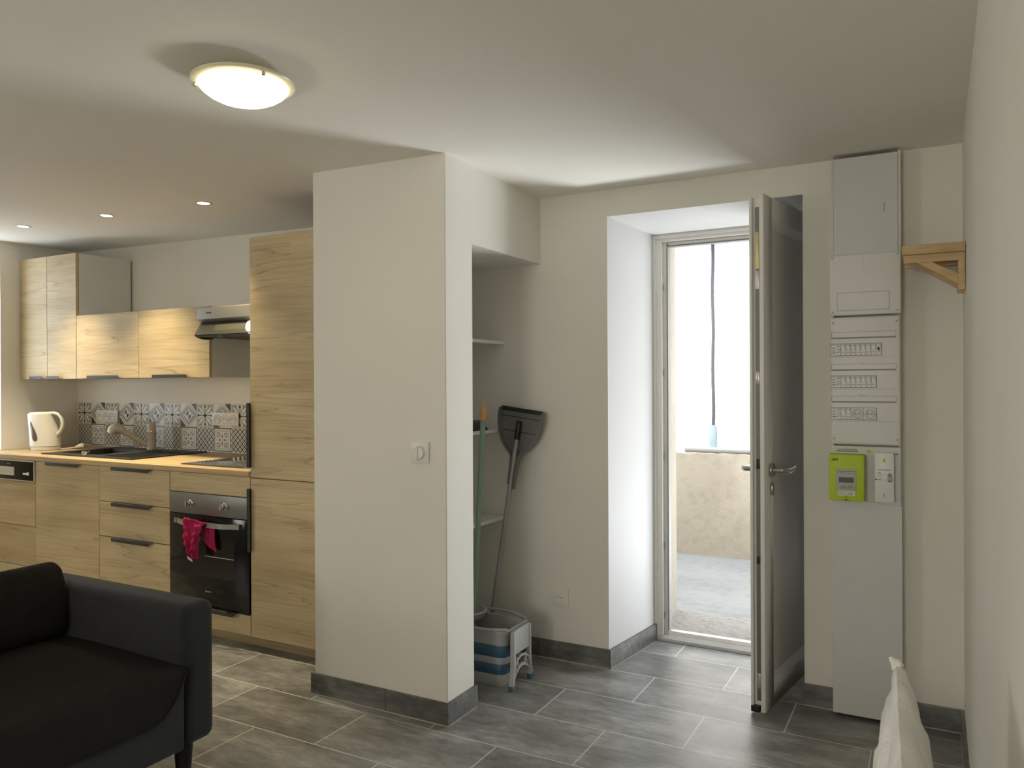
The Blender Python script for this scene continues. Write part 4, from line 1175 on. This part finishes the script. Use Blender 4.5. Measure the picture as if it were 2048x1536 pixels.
# folding leg frame on the right end
k = MB()
SX = -1.618
def leg2d(pts, x0=SX, x1=SX + .020): k.prism(pts, 'X', x0, x1)
yA, yB = 2.938, 3.112
leg2d([(yA + .016, .255), (yB - .016, .255), (yB - .016, .150), (yA + .016, .150)], SX + .002, SX + .0165)
leg2d([(yA + .006, .252), (yA + .024, .252), (yA + .022, .10), (yA + .012, .020), (yA - .012, .020), (yA + .004, .10)])
leg2d([(yB - .006, .252), (yB - .024, .252), (yB - .022, .10), (yB - .012, .020), (yB + .012, .020), (yB - .004, .10)])
n_ = 10
arc = lambda z, hgt, a: [(yA + .010 + (yB - yA - .020) * i / n_, z + hgt * math.sin(math.pi * i / n_) ** .8) for i in range(n_ + 1)]
for z, hgt, th_ in ((.038, .046, .013), (.088, .038, .011)):
    p = arc(z, hgt, 0); leg2d(p + [(y, zz + th_) for y, zz in reversed(p)], SX + .0015, SX + .0175)
for s in (-1, 1):
    yc = (yA + yB) / 2 + s * .030
    leg2d([(yc - .005, .085), (yc + .005, .085), (yc + .005 + s * .012, .132), (yc - .005 + s * .012, .132)], SX + .003, SX + .0155)
    leg2d([(yc - .004 + s * .03, .06), (yc + .004 + s * .03, .06), (yc + .004 + s * .006, .125), (yc - .004 + s * .006, .125)], SX + .0035, SX + .015)
k.build('leg_frame', M['bucketgrey'], t, bevel=.002, seg=1)
for y in (yA, yB):
    B(SX - .001, SX + .021, y - .0125, y + .0125, 0, .024).build('leg_foot', M['bucketblue'], t, bevel=.002)
# wringer basket resting across the rim
k = MB(); k.lathe([(.055, .258), (.062, .262), (.078, .292), (.092, .296), (.096, .290), (.090, .280), (.082, .262), (.075, .2565), (.05, .2565)], (-1.893, 3.030, 0), 'Z', 36, closed=True)
o = k.build('wringer_basket', M['bucketgrey']); tag(o, 'round grey mop wringer resting on the bucket rim beside the pillar', 'wringer')

# ================================================================== WOODEN SHELF ON THE RIGHT WALL
t = thing('wooden_shelf', 'small pine shelf on brackets beside the fuse board', 'shelf', (-.003, 3.2, 1.64))
B(-.100, RX - .0015, 3.030, BY - .004, 1.768, 1.800).build('plank', M['pine'], t, bevel=.002)
for y in (3.045, 3.165):
    k = MB()
    k.box(-.096, RX - .002, y, y + .028, 1.740, 1.768)
    k.box(.070, RX - .002, y, y + .028, 1.640, 1.740)
    k.prism([(-.055, 1.741), (-.008, 1.741), (.071, 1.695), (.071, 1.658)], 'Y', y + .002, y + .026)
    k.build('bracket', M['pine'], t, bevel=.0015, seg=1)

# ================================================================== ELECTRICAL DUCT AND BOARDS
GX0, GX1, GY = -.362, -.113, 3.326
t = thing('cable_duct', 'tall white cable duct on the wall right of the doorway', 'cable duct', (-.2375, 3.36, .012))
k = MB(); k.box(GX0 + .004, GX0 + .010, GY + .004, BY - .001, .012, 2.208); k.box(GX1 - .010, GX1 - .004, GY + .004, BY - .001, .012, 2.212); k.box(GX0 + .01, GX1 - .01, BY - .012, BY - .001, .012, 2.195)
k.build('side_rails', M['panelgrey'], t)
k = MB(); k.box(GX0, GX0 + .009, GY + .0015, GY + .006, 1.80, 2.215); k.box(GX1 - .009, GX1, GY + .0015, GY + .006, 1.80, 2.217); k.build('corner_strips', M['panelgrey'], t)
B(GX0 + .010, GX1 - .010, GY, GY + .004, 1.80, 2.210).build('upper_cover', M['panelgrey'], t, bevel=.001, seg=1)
B(GX0 + .0, GX1 - .0, GY, GY + .004, .014, .90).build('lower_cover', M['panelgrey'], t, bevel=.001, seg=1)
k = MB(); k.tube([(-.172, GY - .0005, 1.985), (-.170, GY - .0005, 2.005), (-.171, GY - .0005, 2.020)], .0016, 6); k.build('scuff_mark', M['seam'], t)

GF = 3.306                     # front of the boxes
def screws(par, pts, r=.008):
    for x, z in pts:
        k = MB(); k.lathe([(r, 0), (r, -.0015), (r * .8, -.0025), (r * .7, -.001), (0, -.001)], (x, GF, z), 'Y', 20); s_ = k.build('screw', M['panelwhite'], par)
        B(x - .0025, x + .0025, GF - .0018, GF - .0008, z - .0025, z + .0025).build('screw_slot', M['seam'], s_)
t = thing('junction_box', 'blank white electrical box with square hatch above the breaker panel', 'electrical box', (-.24, 3.33, 1.587))
BX0, BX1 = -.367, -.112
B(BX0, BX1, GF, GY - .001, 1.588, 1.826).build('cover', M['panelwhite'], t, bevel=.006, seg=3)
k = MB()
for a in ((-.338, -.153, 1.676, 1.6775), (-.338, -.153, 1.606, 1.6075), (-.339, -.3375, 1.606, 1.6775), (-.1535, -.152, 1.606, 1.6775)): k.box(a[0], a[1], GF - .0004, GF + .0005, a[2], a[3])
h_ = k.build('hatch_outline', M['seam'], t)
B(-.3365, -.1545, GF - .0012, GF + .0005, 1.6085, 1.675).build('hatch', M['panelwhite'], t, bevel=.0005, seg=1)
screws(t, [(-.355, 1.815), (-.124, 1.815), (-.355, 1.600), (-.124, 1.600)])
k = MB(); k.tube([(-.247, GF - .0003, 1.818), (-.246, GF - .0003, 1.79), (-.238, GF - .0003, 1.76)], .0008, 6); k.build('crease', M['panelgrey'], t)

t = thing('breaker_panel', 'white fuse board with three rows of circuit breakers', 'fuse board', (-.24, 3.33, 1.082))
B(BX0 + .003, BX1 - .003, GF, GY - .001, 1.082, 1.582).build('cover', M['panelwhite'], t, bevel=.010, seg=3)
screws(t, [(-.353, 1.560), (-.128, 1.560), (-.353, 1.105), (-.128, 1.105)], .006)
MW = .0180
for zc, nmod, nsock in ((1.4535, 8, 0), (1.328, 7, 0), (1.203, 2, 2)):
    # recessed label groove above the row, with a thumb notch
    zl = zc + .046
    k = MB(); k.box(-.360, -.130, GF - .0006, GF + .001, zl - .003, zl + .003); k.box(-.360, -.130, GF - .0004, GF + .001, zl + .022, zl + .0232)
    k.box(-.262, -.235, GF - .0004, GF + .001, zl + .026, zl + .0272); k.box(-.360, -.3588, GF - .0004, GF + .001, zl, zl + .023); k.box(-.1312, -.130, GF - .0004, GF + .001, zl, zl + .023)
    k.box(-.360, -.130, GF - .0003, GF + .001, zc - .0295, zc - .0288)
    k.build('label_groove', M['seam'], t)
    x = -.361
    widths = [2 * MW] + [MW] * nmod + [2.5 * MW] * nsock
    tot = sum(widths)
    B(x - .0015, x + tot + .0015, GF - .0006, GF + .001, zc - .0245, zc + .0245).build('row_opening', M['seam'], t)
    for i, w in enumerate(widths):
        if w > 2.2 * MW:
            b_ = B(x + .0004, x + w - .0004, GF - .005, GF, zc - .0225, zc + .0225).build('din_socket', M['panelwhite'], t, bevel=.001, seg=1)
            socket_well(b_, (x + w / 2, GF - .005, zc), .0195, mt='panelgrey')
        else:
            b_ = B(x + .0004, x + w - .0004, GF - .005, GF, zc - .0225, zc + .0225).build('circuit_breaker', M['panelwhite'], t, bevel=.0008, seg=1)
            k = MB(); tz = zc + .002
            if i == 0: k.box(x + w * .62, x + w * .92, GF - .010, GF - .004, tz - .012, tz + .004)
            else: k.box(x + w * .18, x + w * .82, GF - .010, GF - .004, tz - .001, tz + .011)
            k.build('toggle', M['white'] if i else M['panelgrey'], b_, bevel=.0008, seg=1)
            k = MB(); k.box(x + .001, x + w - .001, GF - .0056, GF - .0048, zc + .0165, zc + .0215); k.build('label_strip', M['greenlabel'], b_)
            k = MB(); k.box(x + w * .66, x + w * .86, GF - .0056, GF - .0048, zc + .0125, zc + .0155)
            k.box(x + w * .2, x + w * .8, GF - .0054, GF - .0048, zc - .0115, zc - .0100)
            if i == 0:
                for q in range(3): k.box(x + .004, x + .015, GF - .0054, GF - .0048, zc + .006 - q * .010, zc + .0085 - q * .010)
            k.build('print', M['greyink'], b_)
        x += w
    if zc > 1.4:
        b_ = B(x - MW + .005, x - MW + .012, GF - .0108, GF - .0098, zc - .005, zc + .008).build('indicator', M['ink'], t)

t = thing('meter_board', 'white mounting board below the breaker panel', 'mounting board', (-.24, 3.34, .858))
k = MB(); k.prism([(-.366, .868), (-.366, 1.076), (-.115, 1.076), (-.115, .850), (-.20, .858)], 'Y', 3.316, GY - .001)
k.build('plate', M['panelgrey'], t, bevel=.002, seg=1)
k = MB(); k.box(-.345, -.265, 3.3155, 3.317, 1.052, 1.058); k.box(-.34, -.27, 3.3155, 3.317, 1.060, 1.064); k.build('vent_slot', M['seam'], t)
k = MB(); k.lathe([(.007, 0), (.007, -.004), (0, -.005)], (-.228, 3.316, 1.058), 'Y', 16); k.build('seal_plug', M['green'], t)
k = MB()
for i in range(3): k.box(-.137 + i * .0045, -.134 + i * .0045, 3.3155, 3.317, 1.047, 1.052)
k.build('handwriting', M['ink'], t)

t = thing('electricity_meter', 'lime green electricity meter with grey display, left of the main breaker', 'electricity meter', (-.305, 3.29, .864))
MF = 3.262
B(-.366, -.240, MF, 3.3155, .866, 1.046).build('case', M['green'], t, bevel=.004)
fc = B(-.340, -.268, MF - .003, MF + .001, .908, .990).build('display_frame', M['lcdframe'], t, bevel=.005, seg=3)
B(-.330, -.277, MF - .0038, MF - .002, .938, .958).build('screen', M['lcd'], fc)
for x in (-.324, -.300): B(x, x + .018, MF - .0045, MF - .002, .915, .9245).build('button', M['seam'], fc, bevel=.0008, seg=1)
k = MB(); k.box(-.337, -.273, MF - .0036, MF - .0025, .980, .983); k.box(-.337, -.271, MF - .0036, MF - .0025, .973, .9745); k.box(-.322, -.318, MF - .0036, MF - .0025, .9755, .979); k.build('print', M['greyink'], fc)
lbp = B(-.334, -.273, MF - .0008, MF + .001, .886, .906).build('serial_label', M['paper'], t)
k = MB(); k.box(-.330, -.280, MF - .0012, MF, .9005, .902); k.box(-.330, -.300, MF - .0012, MF, .894, .8955); k.box(-.297, -.278, MF - .0012, MF, .893, .8965); k.box(-.330, -.28, MF - .0012, MF, .8885, .8895); k.build('print', M['greyink'], lbp)
k = MB(); k.box(-.307, -.301, MF - .0008, MF + .001, .8795, .8825)
k.prism([(-.318, .8705), (-.305, .8685), (-.292, .8705), (-.305, .8725)], 'Y', MF - .0006, MF + .001); k.build('emblem', M['ink'], t)
k = MB(); yy = MF - .0008
k.tube([(-.357, yy, 1.022), (-.350, yy, 1.029), (-.351, yy, 1.021)], .0011, 6)
k.tube([(-.346 + .0038 * math.cos(a), yy, 1.0255 + .0040 * math.sin(a)) for a in [2 * math.pi * i / 12 for i in range(13)]], .0011, 6)
k.tube([(-.341, yy, 1.0245), (-.334, yy, 1.0305), (-.335, yy, 1.0215)], .0011, 6)
k.build('handwritten_number', M['ink'], t)

t = thing('main_breaker', 'cream main circuit breaker with grey switch, right of the green meter', 'circuit breaker', (-.17, 3.3, .861))
BF = 3.290
B(-.206, -.138, BF, 3.3155, .866, 1.055).build('case', M['white'], t, bevel=.003)
k = MB(); k.prism([(-.161, .944), (-.161, .972), (-.157, .978), (-.150, .978), (-.145, .972), (-.145, .944)], 'Y', BF - .0005, BF + .001); rc = k.build('switch_recess', M['seam'], t)
B(-.159, -.147, BF - .007, BF - .0003, .951, .966).build('switch_lever', M['lcdframe'], rc, bevel=.001, seg=1)
k = MB(); k.lathe([(.0055, 0), (.0055, -.001), (0, -.0012)], (-.172, BF, 1.024), 'Y', 14); k.lathe([(.004, 0), (.004, -.001), (0, -.0012)], (-.172, BF, 1.030), 'Y', 14); k.build('seal_sticker', M['green'], t)
k = MB()
for a in ((-.193, -.152, .9885, .991), (-.194, -.184, .977, .9795), (-.193, -.176, .972, .973), (-.193, -.180, .967, .968), (-.193, -.176, .961, .962), (-.193, -.183, .9505, .953), (-.171, -.166, .976, .978), (-.172, -.167, .951, .953), (-.1735, -.1715, .884, .902)): k.box(a[0], a[1], BF - .0006, BF + .001, a[2], a[3])
k.build('print', M['greyink'], t)
k = MB(); k.lathe([(.003, 0), (.003, -.003), (0, -.003)], (-.200, BF, .952), 'Y', 12); k.build('test_button', M['ink'], t)
